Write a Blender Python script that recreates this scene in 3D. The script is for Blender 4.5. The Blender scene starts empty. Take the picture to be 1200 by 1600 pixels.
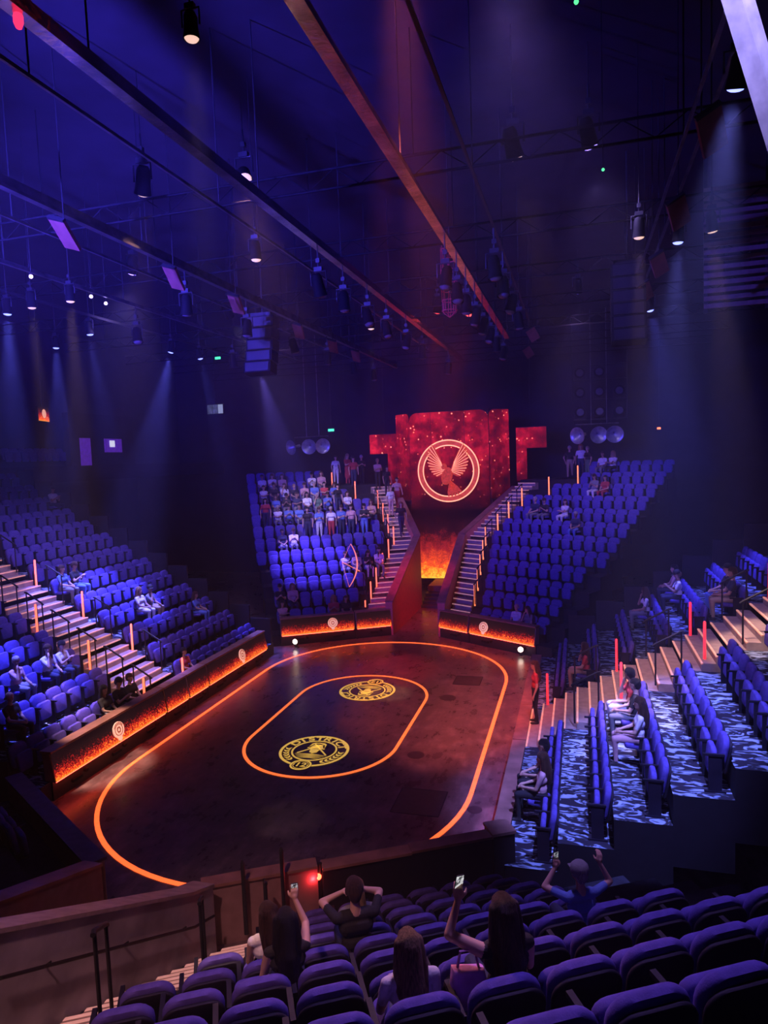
import bpy, bmesh, math, random
import numpy as np
from mathutils import Vector, Matrix, Euler

S = bpy.context.scene
COL = S.collection
RND = random.Random(7)

# ------------------------------------------------------------------ camera
cam_d = bpy.data.cameras.new('camera')
cam = bpy.data.objects.new('camera', cam_d)
COL.objects.link(cam)
cam_d.sensor_fit = 'HORIZONTAL'; cam_d.sensor_width = 36.0; cam_d.lens = 1056.0 / 1200.0 * 36.0
cam_d.clip_end = 200
cam.matrix_world = Matrix(((0.960492, 0.014801, 0.277914, 6.736), (0.275721, 0.085228, -0.957452, -18.151), (-0.037858, 0.996252, 0.077780, 7.5), (0, 0, 0, 1)))
S.camera = cam

# ------------------------------------------------------------------ world, exposure
W = bpy.data.worlds.new('hall_dark'); S.world = W
W.use_nodes = True
W.node_tree.nodes['Background'].inputs[0].default_value = (0.012, 0.006, 0.03, 1)
W.node_tree.nodes['Background'].inputs[1].default_value = 0.2
S.view_settings.view_transform = 'Standard'
S.view_settings.look = 'None'
S.view_settings.gamma = 1.0
S.view_settings.use_curve_mapping = False
S.view_settings.exposure = 0.0
HAZE_DENSITY = 0.0038
S.cycles.max_bounces = 3; S.cycles.diffuse_bounces = 1; S.cycles.glossy_bounces = 2; S.cycles.transmission_bounces = 1; S.cycles.volume_bounces = 0
S.cycles.use_adaptive_sampling = True; S.cycles.adaptive_threshold = 0.035

VIOLET = (0.42, 0.30, 1.0)
BLUE = (0.12, 0.13, 1.0)
WARM = (1.0, 0.62, 0.50)
RED = (1.0, 0.05, 0.06)

# ------------------------------------------------------------------ materials
MATS = {}
def mat(name, base=(0.5, 0.5, 0.5), rough=0.6, metal=0.0, var=0.25, scale=6.0, bump=0.0, emit=None, estr=0.0, spec=0.5):
    if name in MATS: return MATS[name]
    m = bpy.data.materials.new(name); m.use_nodes = True
    nt = m.node_tree; b = nt.nodes['Principled BSDF']
    b.inputs['Roughness'].default_value = rough
    b.inputs['Metallic'].default_value = metal
    b.inputs['Specular IOR Level'].default_value = spec
    tc = nt.nodes.new('ShaderNodeTexCoord')
    nz = nt.nodes.new('ShaderNodeTexNoise'); nz.inputs['Scale'].default_value = scale; nz.inputs['Detail'].default_value = 4
    nt.links.new(tc.outputs['Object'], nz.inputs['Vector'])
    rp = nt.nodes.new('ShaderNodeValToRGB')
    rp.color_ramp.elements[0].position = 0.3; rp.color_ramp.elements[1].position = 0.7
    rp.color_ramp.elements[0].color = tuple(c * (1 - var) for c in base) + (1,)
    rp.color_ramp.elements[1].color = tuple(min(1, c * (1 + var)) for c in base) + (1,)
    nt.links.new(nz.outputs['Fac'], rp.inputs['Fac'])
    nt.links.new(rp.outputs['Color'], b.inputs['Base Color'])
    if bump:
        bp = nt.nodes.new('ShaderNodeBump'); bp.inputs['Strength'].default_value = bump; bp.inputs['Distance'].default_value = 0.02
        n2 = nt.nodes.new('ShaderNodeTexNoise'); n2.inputs['Scale'].default_value = scale * 6
        nt.links.new(tc.outputs['Object'], n2.inputs['Vector'])
        nt.links.new(n2.outputs['Fac'], bp.inputs['Height']); nt.links.new(bp.outputs['Normal'], b.inputs['Normal'])
    if emit:
        b.inputs['Emission Color'].default_value = tuple(emit) + (1,)
        b.inputs['Emission Strength'].default_value = estr
    MATS[name] = m
    return m

def ramp(nt, fac, stops, interp='LINEAR'):
    r = nt.nodes.new('ShaderNodeValToRGB'); cr = r.color_ramp; cr.interpolation = interp
    while len(cr.elements) < len(stops): cr.elements.new(0.5)
    for e, (p, c) in zip(cr.elements, stops):
        e.position = p; e.color = tuple(c) + (1,)
    nt.links.new(fac, r.inputs['Fac'])
    return r.outputs['Color']

def math_node(nt, op, a, b=None, clamp=False):
    n = nt.nodes.new('ShaderNodeMath'); n.operation = op; n.use_clamp = clamp
    for i, v in enumerate((a, b)):
        if v is None: continue
        if isinstance(v, (int, float)): n.inputs[i].default_value = v
        else: nt.links.new(v, n.inputs[i])
    return n.outputs[0]

def screen_base(name):
    m = bpy.data.materials.new(name); m.use_nodes = True; nt = m.node_tree
    b = nt.nodes['Principled BSDF']; b.inputs['Base Color'].default_value = (0.006, 0.006, 0.006, 1); b.inputs['Roughness'].default_value = 0.8; b.inputs['Specular IOR Level'].default_value = 0.03
    tc = nt.nodes.new('ShaderNodeTexCoord'); sp = nt.nodes.new('ShaderNodeSeparateXYZ')
    nt.links.new(tc.outputs['Object'], sp.inputs[0])
    def noise(scale, detail=3, rough=0.6, vec=None, sx=None):
        n = nt.nodes.new('ShaderNodeTexNoise'); n.inputs['Scale'].default_value = scale; n.inputs['Detail'].default_value = detail; n.inputs['Roughness'].default_value = rough
        if sx:
            mp = nt.nodes.new('ShaderNodeMapping'); mp.inputs['Scale'].default_value = sx
            nt.links.new(tc.outputs['Object'], mp.inputs['Vector']); nt.links.new(mp.outputs['Vector'], n.inputs['Vector'])
        else: nt.links.new(tc.outputs['Object'], n.inputs['Vector'])
        return n.outputs['Fac']
    return m, nt, b, tc, sp, noise

def fire_ribbon_mat(h):
    """video of burning embers on an LED panel: object z runs 0..h"""
    m, nt, b, tc, sp, noise = screen_base('ember_video_ribbon')
    z = math_node(nt, 'DIVIDE', sp.outputs['Z'], h)
    big = noise(2.2, 3, 0.6); fine = noise(26, 2, 0.75)
    w = math_node(nt, 'MULTIPLY', z, 5.0, True)
    n = math_node(nt, 'ADD', math_node(nt, 'MULTIPLY', math_node(nt, 'SUBTRACT', big, 0.5), 0.5), math_node(nt, 'MULTIPLY', math_node(nt, 'SUBTRACT', fine, 0.52), 1.9))
    t = math_node(nt, 'ADD', math_node(nt, 'MULTIPLY', z, 1.3), math_node(nt, 'MULTIPLY', n, w), True)
    t = math_node(nt, 'MAXIMUM', t, math_node(nt, 'SUBTRACT', math_node(nt, 'MULTIPLY', z, 1.0), 0.26))
    c = ramp(nt, t, [(0.0, (1.0, 0.34, 0.035)), (0.045, (1.0, 0.17, 0.02)), (0.11, (0.85, 0.045, 0.012)), (0.30, (0.50, 0.012, 0.012)), (0.48, (0.12, 0.006, 0.008)), (0.62, (0.020, 0.004, 0.006)), (1.0, (0.010, 0.003, 0.005))])
    nt.links.new(c, b.inputs['Emission Color']); b.inputs['Emission Strength'].default_value = 1.25
    return m

def main_screen_mat(name, fire=True, strength=1.0):
    """object z = height above stage floor"""
    m, nt, b, tc, sp, noise = screen_base(name)
    cl = noise(0.75, 5, 0.62); cl2 = noise(2.2, 4, 0.6)
    cloud = math_node(nt, 'ADD', math_node(nt, 'MULTIPLY', cl, 0.65), math_node(nt, 'MULTIPLY', cl2, 0.35))
    # upper half of the clip glows red, the middle fades to black, embers burn at the bottom
    up = ramp(nt, math_node(nt, 'DIVIDE', sp.outputs['Z'], 10.0), [(0.0, (0, 0, 0)), (0.46, (0.0, 0, 0)), (0.60, (0.35, 0.35, 0.35)), (0.80, (1, 1, 1)), (1.0, (1, 1, 1))])
    col = ramp(nt, cloud, [(0.34, (0.03, 0.001, 0.006)), (0.47, (0.16, 0.002, 0.012)), (0.56, (0.40, 0.006, 0.024)), (0.68, (0.75, 0.02, 0.045))])
    mx = nt.nodes.new('ShaderNodeMix'); mx.data_type = 'RGBA'; mx.blend_type = 'MULTIPLY'; mx.inputs[0].default_value = 1
    nt.links.new(col, mx.inputs[6]); nt.links.new(up, mx.inputs[7])
    vo = nt.nodes.new('ShaderNodeTexVoronoi'); vo.inputs['Scale'].default_value = 4.0
    nt.links.new(tc.outputs['Object'], vo.inputs['Vector'])
    spark = ramp(nt, vo.outputs['Distance'], [(0.0, (2.5, 1.2, 0.9)), (0.09, (1.6, 0.5, 0.3)), (0.18, (0.4, 0.02, 0.02)), (0.26, (0, 0, 0))])
    sm = ramp(nt, noise(1.7, 2), [(0.44, (0, 0, 0)), (0.58, (1, 1, 1))])
    m2 = nt.nodes.new('ShaderNodeMix'); m2.data_type = 'RGBA'; m2.blend_type = 'MULTIPLY'; m2.inputs[0].default_value = 1
    nt.links.new(spark, m2.inputs[6]); nt.links.new(sm, m2.inputs[7])
    m3 = nt.nodes.new('ShaderNodeMix'); m3.data_type = 'RGBA'; m3.blend_type = 'MULTIPLY'; m3.inputs[0].default_value = 1
    nt.links.new(m2.outputs[2], m3.inputs[6]); nt.links.new(up, m3.inputs[7])
    ad = nt.nodes.new('ShaderNodeMix'); ad.data_type = 'RGBA'; ad.blend_type = 'ADD'; ad.inputs[0].default_value = 1
    nt.links.new(mx.outputs[2], ad.inputs[6]); nt.links.new(m3.outputs[2], ad.inputs[7])
    out = ad.outputs[2]
    if fire:
        z = math_node(nt, 'DIVIDE', math_node(nt, 'SUBTRACT', sp.outputs['Z'], 0.85), 3.4)
        f = math_node(nt, 'ADD', z, math_node(nt, 'MULTIPLY', math_node(nt, 'SUBTRACT', noise(2.4, 4, 0.7), 0.5), 0.75))
        f = math_node(nt, 'ADD', f, math_node(nt, 'MULTIPLY', math_node(nt, 'SUBTRACT', noise(14, 2, 0.7), 0.5), 0.5), True)
        fc = ramp(nt, f, [(0.0, (1.0, 0.55, 0.05)), (0.10, (1.0, 0.30, 0.02)), (0.22, (0.85, 0.07, 0.015)), (0.48, (0.30, 0.012, 0.016)), (0.75, (0.02, 0.002, 0.004)), (1.0, (0, 0, 0))])
        a2 = nt.nodes.new('ShaderNodeMix'); a2.data_type = 'RGBA'; a2.blend_type = 'ADD'; a2.inputs[0].default_value = 1
        nt.links.new(out, a2.inputs[6]); nt.links.new(fc, a2.inputs[7]); out = a2.outputs[2]
    nt.links.new(out, b.inputs['Emission Color']); b.inputs['Emission Strength'].default_value = strength
    return m

def floor_mat():
    m = bpy.data.materials.new('arena_floor_paint'); m.use_nodes = True; nt = m.node_tree; b = nt.nodes['Principled BSDF']
    tc = nt.nodes.new('ShaderNodeTexCoord')
    def noise(s, d=5, sc=(1, 1, 1)):
        mp = nt.nodes.new('ShaderNodeMapping'); mp.inputs['Scale'].default_value = sc
        nt.links.new(tc.outputs['Object'], mp.inputs['Vector'])
        n = nt.nodes.new('ShaderNodeTexNoise'); n.inputs['Scale'].default_value = s; n.inputs['Detail'].default_value = d; n.inputs['Roughness'].default_value = 0.65
        nt.links.new(mp.outputs['Vector'], n.inputs['Vector']); return n.outputs['Fac']
    a = noise(1.3, 6); s = noise(5.0, 6, (1, 0.35, 1))
    f = math_node(nt, 'ADD', math_node(nt, 'MULTIPLY', a, 0.6), math_node(nt, 'MULTIPLY', s, 0.4))
    c = ramp(nt, f, [(0.34, (0.065, 0.044, 0.048)), (0.5, (0.125, 0.088, 0.090)), (0.64, (0.27, 0.20, 0.19))])
    nt.links.new(c, b.inputs['Base Color'])
    r = ramp(nt, f, [(0.3, (0.20, 0.20, 0.20)), (0.7, (0.42, 0.42, 0.42))]); nt.links.new(r, b.inputs['Roughness'])
    b.inputs['Specular IOR Level'].default_value = 0.4
    return m

def carpet_mat():
    """dark carpet with pale blue streaks"""
    m = bpy.data.materials.new('streaked_carpet'); m.use_nodes = True; nt = m.node_tree; b = nt.nodes['Principled BSDF']
    tc = nt.nodes.new('ShaderNodeTexCoord'); mp = nt.nodes.new('ShaderNodeMapping')
    mp.inputs['Rotation'].default_value = (0, 0, 0.9); mp.inputs['Scale'].default_value = (1.0, 2.4, 1.0)
    nt.links.new(tc.outputs['Object'], mp.inputs['Vector'])
    n = nt.nodes.new('ShaderNodeTexNoise'); n.inputs['Scale'].default_value = 2.2; n.inputs['Detail'].default_value = 2; n.inputs['Distortion'].default_value = 2.2
    nt.links.new(mp.outputs['Vector'], n.inputs['Vector'])
    c = ramp(nt, n.outputs['Fac'], [(0.50, (0.025, 0.022, 0.035)), (0.56, (0.26, 0.34, 0.48)), (0.66, (0.36, 0.44, 0.58))])
    nt.links.new(c, b.inputs['Base Color']); b.inputs['Roughness'].default_value = 0.95; b.inputs['Specular IOR Level'].default_value = 0.1
    return m

M_FLOOR = floor_mat()
M_CARPET = carpet_mat()
M_BLACK = mat('black_paint', (0.012, 0.010, 0.014), 0.7)
M_WALL = mat('dark_wall_drape', (0.016, 0.012, 0.022), 0.95, var=0.4, scale=1.2)
M_RISER = mat('dark_riser_board', (0.012, 0.010, 0.016), 0.7)
M_DARKCARPET = mat('dark_carpet', (0.018, 0.016, 0.028), 0.95, var=.5, scale=9)
M_TREAD = mat('stair_tread_ply', (0.42, 0.30, 0.26), 0.65, var=0.15)
M_NOSE = mat('lit_nosing', (0.8, 0.5, 0.4), 0.5, emit=(1.0, 0.36, 0.20), estr=0.55)
M_WOOD = mat('coping_timber', (0.34, 0.16, 0.13), 0.5, var=0.3, scale=3)
M_PANEL = mat('parapet_panel', (0.30, 0.17, 0.17), 0.6, var=0.15)
M_GREYWALL = mat('scuffed_grey_wall', (0.34, 0.30, 0.36), 0.7, var=0.35, scale=1.6)
M_LED = mat('orange_led_line', (0.9, 0.3, 0.1), 0.4, emit=(1.0, 0.115, 0.024), estr=1.8)
M_LEDIN = mat('amber_led_line', (0.9, 0.4, 0.1), 0.4, emit=(1.0, 0.17, 0.035), estr=1.2)
M_TUBE = mat('orange_tube_glow', (1, .4, .2), 0.4, emit=(1.0, 0.13, 0.06), estr=2.2)
M_TUBE_RED = mat('red_tube_glow', (1, .2, .2), 0.4, emit=(1.0, 0.010, 0.02), estr=1.1)
M_TUBE_AMB = mat('amber_tube_glow', (1, .5, .2), 0.4, emit=(1.0, 0.20, 0.05), estr=1.8)
M_GOLD = mat('gold_emblem_glow', (0.75, 0.5, 0.12), 0.5, emit=(1.0, 0.58, 0.10), estr=0.66)  # projected light of the emblems, put in as a weak glow
M_METAL = mat('black_steel', (0.016, 0.015, 0.018), 0.5, 0.0, spec=0.4)
M_RIGDARK = mat('rig_black', (0.008, 0.007, 0.009), 0.7, 0.0, spec=0.1)
M_ALU = mat('truss_aluminium', (0.16, 0.15, 0.17), 0.35, 0.7, var=0.5, scale=3)
M_RAIL = mat('polished_rail', (0.45, 0.42, 0.44), 0.2, 1.0, var=0.5, scale=2, bump=.25)
M_FIX = mat('fixture_black', (0.006, 0.0055, 0.007), 0.7, 0.0, spec=0.08)
M_SEAT = mat('violet_seat_fabric', (0.105, 0.075, 0.36), 0.85, var=0.18, scale=14, bump=0.15, spec=0.2)
M_SHELL = mat('dark_seat_shell', (0.014, 0.011, 0.024), 0.65, spec=.3)
M_LENS_BLUE = mat('blue_lens', (0.3, 0.3, 0.9), 0.3, emit=(0.22, 0.26, 1.0), estr=3.2)
M_LENS_WARM = mat('warm_lens', (1, .8, .7), 0.3, emit=(1.0, 0.62, 0.5), estr=1.0)
M_LENS_WHITE = mat('white_lens', (1, .8, .7), 0.3, emit=(1.0, 0.75, 0.6), estr=9)
M_LENS_OFF = mat('unlit_lens', (0.10, 0.09, 0.12), 0.15)

# ------------------------------------------------------------------ mesh helpers
class MB:
    def __init__(s): s.v = []; s.f = []; s.m = []
    def add(s, vs, fs, M=None, mi=0):
        o = len(s.v)
        if M is not None: vs = [tuple(M @ Vector(p)) for p in vs]
        s.v += [tuple(p) for p in vs]
        s.f += [tuple(i + o for i in f) for f in fs]; s.m += [mi] * len(fs)
        return s
    def box(s, x0, x1, y0, y1, z0, z1, M=None, mi=0):
        v = [(x0, y0, z0), (x1, y0, z0), (x1, y1, z0), (x0, y1, z0), (x0, y0, z1), (x1, y0, z1), (x1, y1, z1), (x0, y1, z1)]
        return s.add(v, [(0, 3, 2, 1), (4, 5, 6, 7), (0, 1, 5, 4), (1, 2, 6, 5), (2, 3, 7, 6), (3, 0, 4, 7)], M, mi)
    def prism(s, poly, z0, z1, M=None, mi=0):
        """poly: plan polygon; z0, z1 numbers or one per corner"""
        n = len(poly)
        a = 0.5 * sum(poly[i][0] * poly[(i + 1) % n][1] - poly[(i + 1) % n][0] * poly[i][1] for i in range(n))
        zs0 = list(z0) if hasattr(z0, '__len__') else [z0] * n
        zs1 = list(z1) if hasattr(z1, '__len__') else [z1] * n
        if a < 0: poly = poly[::-1]; zs0 = zs0[::-1]; zs1 = zs1[::-1]
        v = [(p[0], p[1], z) for p, z in zip(poly, zs0)] + [(p[0], p[1], z) for p, z in zip(poly, zs1)]
        f = [tuple(range(n))[::-1], tuple(range(n, 2 * n))] + [(i, (i + 1) % n, n + (i + 1) % n, n + i) for i in range(n)]
        return s.add(v, f, M, mi)
    def tube(s, p, q, r, n=8, r2=None, M=None, mi=0):
        p = Vector(p); q = Vector(q); r2 = r if r2 is None else r2
        d = (q - p)
        if d.length < 1e-6: return s
        d.normalize(); a = d.orthogonal().normalized(); b = d.cross(a)
        v = []
        for c, rr in ((p, r), (q, r2)):
            for i in range(n):
                t = 2 * math.pi * i / n; v.append(c + (a * math.cos(t) + b * math.sin(t)) * rr)
        f = [(i, (i + 1) % n, n + (i + 1) % n, n + i) for i in range(n)] + [tuple(range(n))[::-1], tuple(range(n, 2 * n))]
        return s.add(v, f, M, mi)
    def path(s, pts, r, n=8, M=None, mi=0, closed=False):
        pts = [Vector(p) for p in pts]; k = len(pts); v = []; f = []
        ref = None
        for i, p in enumerate(pts):
            if closed: d = pts[(i + 1) % k] - pts[i - 1]
            else: d = pts[min(i + 1, k - 1)] - pts[max(i - 1, 0)]
            d.normalize()
            a = d.orthogonal().normalized() if ref is None else (ref - d * ref.dot(d)).normalized()
            ref = a; b = d.cross(a)
            rr = r[i] if hasattr(r, '__len__') else r
            for j in range(n):
                t = 2 * math.pi * j / n; v.append(p + (a * math.cos(t) + b * math.sin(t)) * rr)
        for i in range(k if closed else k - 1):
            for j in range(n):
                i2 = (i + 1) % k
                f.append((i * n + j, i * n + (j + 1) % n, i2 * n + (j + 1) % n, i2 * n + j))
        if not closed: f += [tuple(range(n))[::-1], tuple(range((k - 1) * n, k * n))]
        return s.add(v, f, M, mi)
    def lathe(s, prof, n=16, M=None, mi=0, cap=True):
        v = []; f = []; k = len(prof)
        for r, z in prof:
            for j in range(n):
                t = 2 * math.pi * j / n; v.append((r * math.cos(t), r * math.sin(t), z))
        for i in range(k - 1):
            for j in range(n): f.append((i * n + j, i * n + (j + 1) % n, (i + 1) * n + (j + 1) % n, (i + 1) * n + j))
        if cap: f += [tuple(range(n))[::-1], tuple(range((k - 1) * n, k * n))]
        return s.add(v, f, M, mi)
    def pad(s, outline, y0, y1, bev, M=None, mi=0):
        """outline in (x, z), thickness along y from y0 to y1 with rounded rims"""
        n = len(outline)
        cx = sum(p[0] for p in outline) / n; cz = sum(p[1] for p in outline) / n
        def ring(y, ins):
            out = []
            for x, z in outline:
                dx, dz = cx - x, cz - z; L = math.hypot(dx, dz); out.append((x + dx / L * ins, y, z + dz / L * ins))
            return out
        rings = [ring(y0, bev), ring(y0 + bev * .3, bev * .3), ring(y0 + bev, 0), ring(y1 - bev, 0), ring(y1 - bev * .3, bev * .3), ring(y1, bev)]
        v = [p for r in rings for p in r]; f = []
        for i in range(len(rings) - 1):
            for j in range(n): f.append((i * n + j, i * n + (j + 1) % n, (i + 1) * n + (j + 1) % n, (i + 1) * n + j))
        f += [tuple(range(n))[::-1], tuple(range((len(rings) - 1) * n, len(rings) * n))]
        return s.add(v, f, M, mi)
    def ball(s, c, r, n=10, M=None, mi=0):
        rx, ry, rz = r if hasattr(r, '__len__') else (r, r, r)
        k = max(4, n // 2); v = [(c[0], c[1], c[2] - rz)]; f = []
        for i in range(1, k):
            ph = -math.pi / 2 + math.pi * i / k
            for j in range(n):
                t = 2 * math.pi * j / n
                v.append((c[0] + rx * math.cos(ph) * math.cos(t), c[1] + ry * math.cos(ph) * math.sin(t), c[2] + rz * math.sin(ph)))
        v.append((c[0], c[1], c[2] + rz)); L = len(v) - 1
        for j in range(n): f.append((0, 1 + (j + 1) % n, 1 + j)); f.append((L, 1 + (k - 2) * n + j, 1 + (k - 2) * n + (j + 1) % n))
        for i in range(k - 2):
            for j in range(n): f.append((1 + i * n + j, 1 + i * n + (j + 1) % n, 1 + (i + 1) * n + (j + 1) % n, 1 + (i + 1) * n + j))
        return s.add(v, f, M, mi)
    def mesh(s, name, mats, smooth=False):
        me = bpy.data.meshes.new(name); me.from_pydata(s.v, [], s.f)
        for m in (mats if isinstance(mats, (list, tuple)) else [mats]): me.materials.append(m)
        if any(s.m): me.polygons.foreach_set('material_index', s.m)
        if smooth:
            me.polygons.foreach_set('use_smooth', [True] * len(me.polygons))
            me.set_sharp_from_angle(angle=math.radians(50))
        me.update()
        return me
    def build(s, name, mats, parent=None, smooth=False, loc=None, rot=None):
        return link(name, s.mesh(name, mats, smooth), parent, loc, rot)

def link(name, data, parent=None, loc=None, rot=None):
    o = bpy.data.objects.new(name, data); COL.objects.link(o)
    if parent is not None: o.parent = parent
    if loc is not None: o.location = loc
    if rot is not None: o.rotation_euler = rot
    return o
def empty(name, loc=(0, 0, 0), rz=0.0):
    o = link(name, None, None, loc, (0, 0, rz)); o.empty_display_size = 0.2
    return o
def tag(o, label=None, cat=None, group=None, kind=None):
    if label: o['label'] = label
    if cat: o['category'] = cat
    if group: o['group'] = group
    if kind: o['kind'] = kind
    return o
def rrect(x0, x1, z0, z1, r, n=4, top=None):
    """rounded rectangle outline (x, z), counter clockwise"""
    rt = top if top is not None else r; out = []
    for cx, cz, a0, rr in ((x1 - r, z0 + r, -90, r), (x1 - rt, z1 - rt, 0, rt), (x0 + rt, z1 - rt, 90, rt), (x0 + r, z0 + r, 180, r)):
        for i in range(n + 1):
            a = math.radians(a0 + 90 * i / n); out.append((cx + rr * math.cos(a), cz + rr * math.sin(a)))
    return out
ORD = ['first', 'second', 'third', 'fourth', 'fifth', 'sixth', 'seventh', 'eighth', 'ninth', 'tenth', 'eleventh', 'twelfth', 'thirteenth', 'fourteenth', 'fifteenth', 'sixteenth']

# ------------------------------------------------------------------ room shell
def structure(name, mb, m, label=None, smooth=False):
    o = mb.build(name, m, None, smooth); tag(o, label, None, None, 'structure'); return o
structure('floor', MB().box(-24, 22, -30, 26, -0.3, 0), M_FLOOR, 'dark scuffed arena floor with a reddish sheen')
structure('ceiling', MB().box(-24, 22, -30, 26, 15.0, 15.3), M_WALL, 'black ceiling high above the lighting rig')
structure('wall_back', MB().box(-24, 22, 24.0, 24.3, 0, 15), M_WALL, 'black draped wall behind the screens')
structure('wall_front', MB().box(-24, 22, -30.3, -30.0, 0, 15), M_WALL, 'dark wall behind the viewer')
structure('wall_left', MB().box(-24.3, -24, -30, 24, 0, 15), M_WALL, 'dark wall beyond the left stand')
structure('wall_right', MB().box(22, 22.3, -30, 24, 0, 15), M_WALL, 'dark wall beyond the right stand')

# thin stage haze that the light beams show up in
hz = bpy.data.materials.new('stage_haze'); hz.use_nodes = True
hz.node_tree.nodes.remove(hz.node_tree.nodes['Principled BSDF'])
vs = hz.node_tree.nodes.new('ShaderNodeVolumeScatter')
vs.inputs['Density'].default_value = HAZE_DENSITY; vs.inputs['Anisotropy'].default_value = 0.25
vs.inputs['Color'].default_value = (0.9, 0.85, 1.0, 1)
hz.node_tree.links.new(vs.outputs[0], hz.node_tree.nodes['Material Output'].inputs['Volume'])
hzo = MB().box(-23.8, 21.8, -29.8, 23.8, 0.02, 14.9).build('haze', hz)
tag(hzo, 'thin violet stage haze filling the hall', 'haze', None, 'stuff')

# ------------------------------------------------------------------ seating stands
DD, DZ = 0.90, 0.515
class Stand:
    def __init__(s, O, u, v, d0=1.0, z0=1.30, dd=DD, dz=DZ):
        s.dd = dd; s.dz = dz
        s.O = Vector((O[0], O[1], 0)); s.u = Vector((u[0], u[1], 0)); s.v = Vector((v[0], v[1], 0)); s.d0 = d0; s.z0 = z0
        y = -s.v; s.rz = math.atan2(-y.x, y.y)
    def P(s, u, d, z=0.0): return s.O + s.u * u + s.v * d + Vector((0, 0, z))
    def zf(s, r): return s.z0 - 0.85 + s.dz * r
    def back(s, r): return s.d0 + s.dd * r
    def edge(s, r): return s.d0 - s.dd + .05 + s.dd * r
def corner(sx, sy, **k): return Stand((sx * .95, sy * 9.1), (sx * .8660, -sy * .5), (sx * .5, sy * .8660), **k)
ST = {'L': Stand((-4.8, 0), (0, 1), (-1, 0)), 'R': Stand((5.25, 0), (0, 1), (1, 0)),
      'FL': corner(-1, 1), 'FR': corner(1, 1), 'NR': corner(1, -1, d0=1.29, z0=0.93, dd=.82, dz=.47), 'NL': corner(-1, -1)}
NAMES = {'L': 'left stand', 'R': 'right stand', 'FL': 'stand left of the screen', 'FR': 'stand right of the screen', 'NR': 'foreground stand', 'NL': 'stand across the near corridor'}
ROWS = {'L': 13, 'R': 9, 'FL': 12, 'FR': 12, 'NR': 12, 'NL': 3}
def in_wall(d): return max((1.32 - .95 - .5 * d) / .866, -2.66)     # corridor parapet side of a corner stand
def st_in(d): return max((1.36 - .95 - .5 * d) / .866, -2.60)
def st_out(d): return max((2.28 - .95 - .5 * d) / .866, -1.52)
def plan(b, pts): return [tuple(b.P(u, d)[:2]) for u, d in pts]
def tier(key, u0, u1, mtop):
    b = ST[key]; root = empty('seating_tier')
    tag(root, 'stepped dark floor of the ' + NAMES[key], None, None, 'structure')
    for r in range(ROWS[key]):
        a, c = b.edge(r), b.edge(r + 1)
        lo = (lambda d: u0) if u0 is not None else (in_wall if r < 11 else (lambda d: 1.2 if key in ('FL', 'FR') else in_wall(d)))
        mb = MB().prism(plan(b, [(lo(a), a), (u1, a), (u1, c), (lo(c), c)]), 0.0 if r == 0 else b.zf(r) - 1.2, b.zf(r))
        mb.m[1] = 1
        mb.build('row_platform', [M_RISER, mtop], root)
    return root
tier('L', -6.3, 5.75, M_CARPET); tier('R', -6.95, 5.4, M_CARPET)
tier('FL', None, 5.2, M_DARKCARPET); tier('FR', None, 5.4, M_DARKCARPET); tier('NR', None, 6.6, M_DARKCARPET); tier('NL', None, 4.8, M_DARKCARPET)

def stairs(key, rows, ua, ub, start, label, nose=M_NOSE):
    b = ST[key]; root = empty('staircase', b.P((ua(2) + ub(2)) / 2, b.edge(0)))
    tag(root, label, 'staircase', None, None)
    off = root.location
    for k in range(start, rows * 3):
        r, j = divmod(k, 3)
        g = b.dd / 3; a = b.edge(r) + g * j; c = a + g; z = b.zf(r) + b.dz / 3 * j + 0.012
        rel = lambda pts: [(x - off.x, y - off.y) for x, y in plan(b, pts)]
        st = MB().prism(rel([(ua(a), a), (ub(a), a), (ub(c), c), (ua(c), c)]), z - b.dz / 3 - (0.3 if j else 0.02), z).build('step', M_TREAD, root)
        a2 = a + .035
        MB().prism(rel([(ua(a), a - .008), (ub(a), a - .008), (ub(a2), a2), (ua(a2), a2)]), z - .028, z + .004).build('nosing', nose, st)
    return root
M_NOSE_W = mat('pale_nosing', (0.8, 0.55, 0.5), 0.5, emit=(1.0, 0.42, 0.36), estr=0.35)
stairs('L', 13, lambda d: -1.92, lambda d: 0.16, 0, 'wide wooden staircase with lit edges climbing the left stand')
stairs('R', 9, lambda d: -2.05, lambda d: 0.42, 0, 'pale wooden staircase climbing the right stand')
stairs('FL', 11, st_in, st_out, 0, 'narrow lit staircase beside the red corridor wall, left of the screen', M_NOSE_W)
stairs('FR', 11, st_in, st_out, 0, 'narrow lit staircase beside the corridor wall, right of the screen', M_NOSE_W)
stairs('NR', 10, st_in, lambda d: st_out(d) - .1, 0, 'pale staircase at the lower left of the foreground stand', M_NOSE_W)

# landing strips at the top of the far stairs
for key in ('FL', 'FR'):
    b = ST[key]
    structure('floor_landing', MB().prism(plan(b, [(-2.66, b.edge(11)), (1.2, b.edge(11)), (1.2, b.edge(11) + 2.2), (-2.66, b.edge(11) + 2.2)]), b.zf(11) - 1.0, b.zf(11)), M_RISER, 'dark landing at the top of the ' + NAMES[key])

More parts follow.
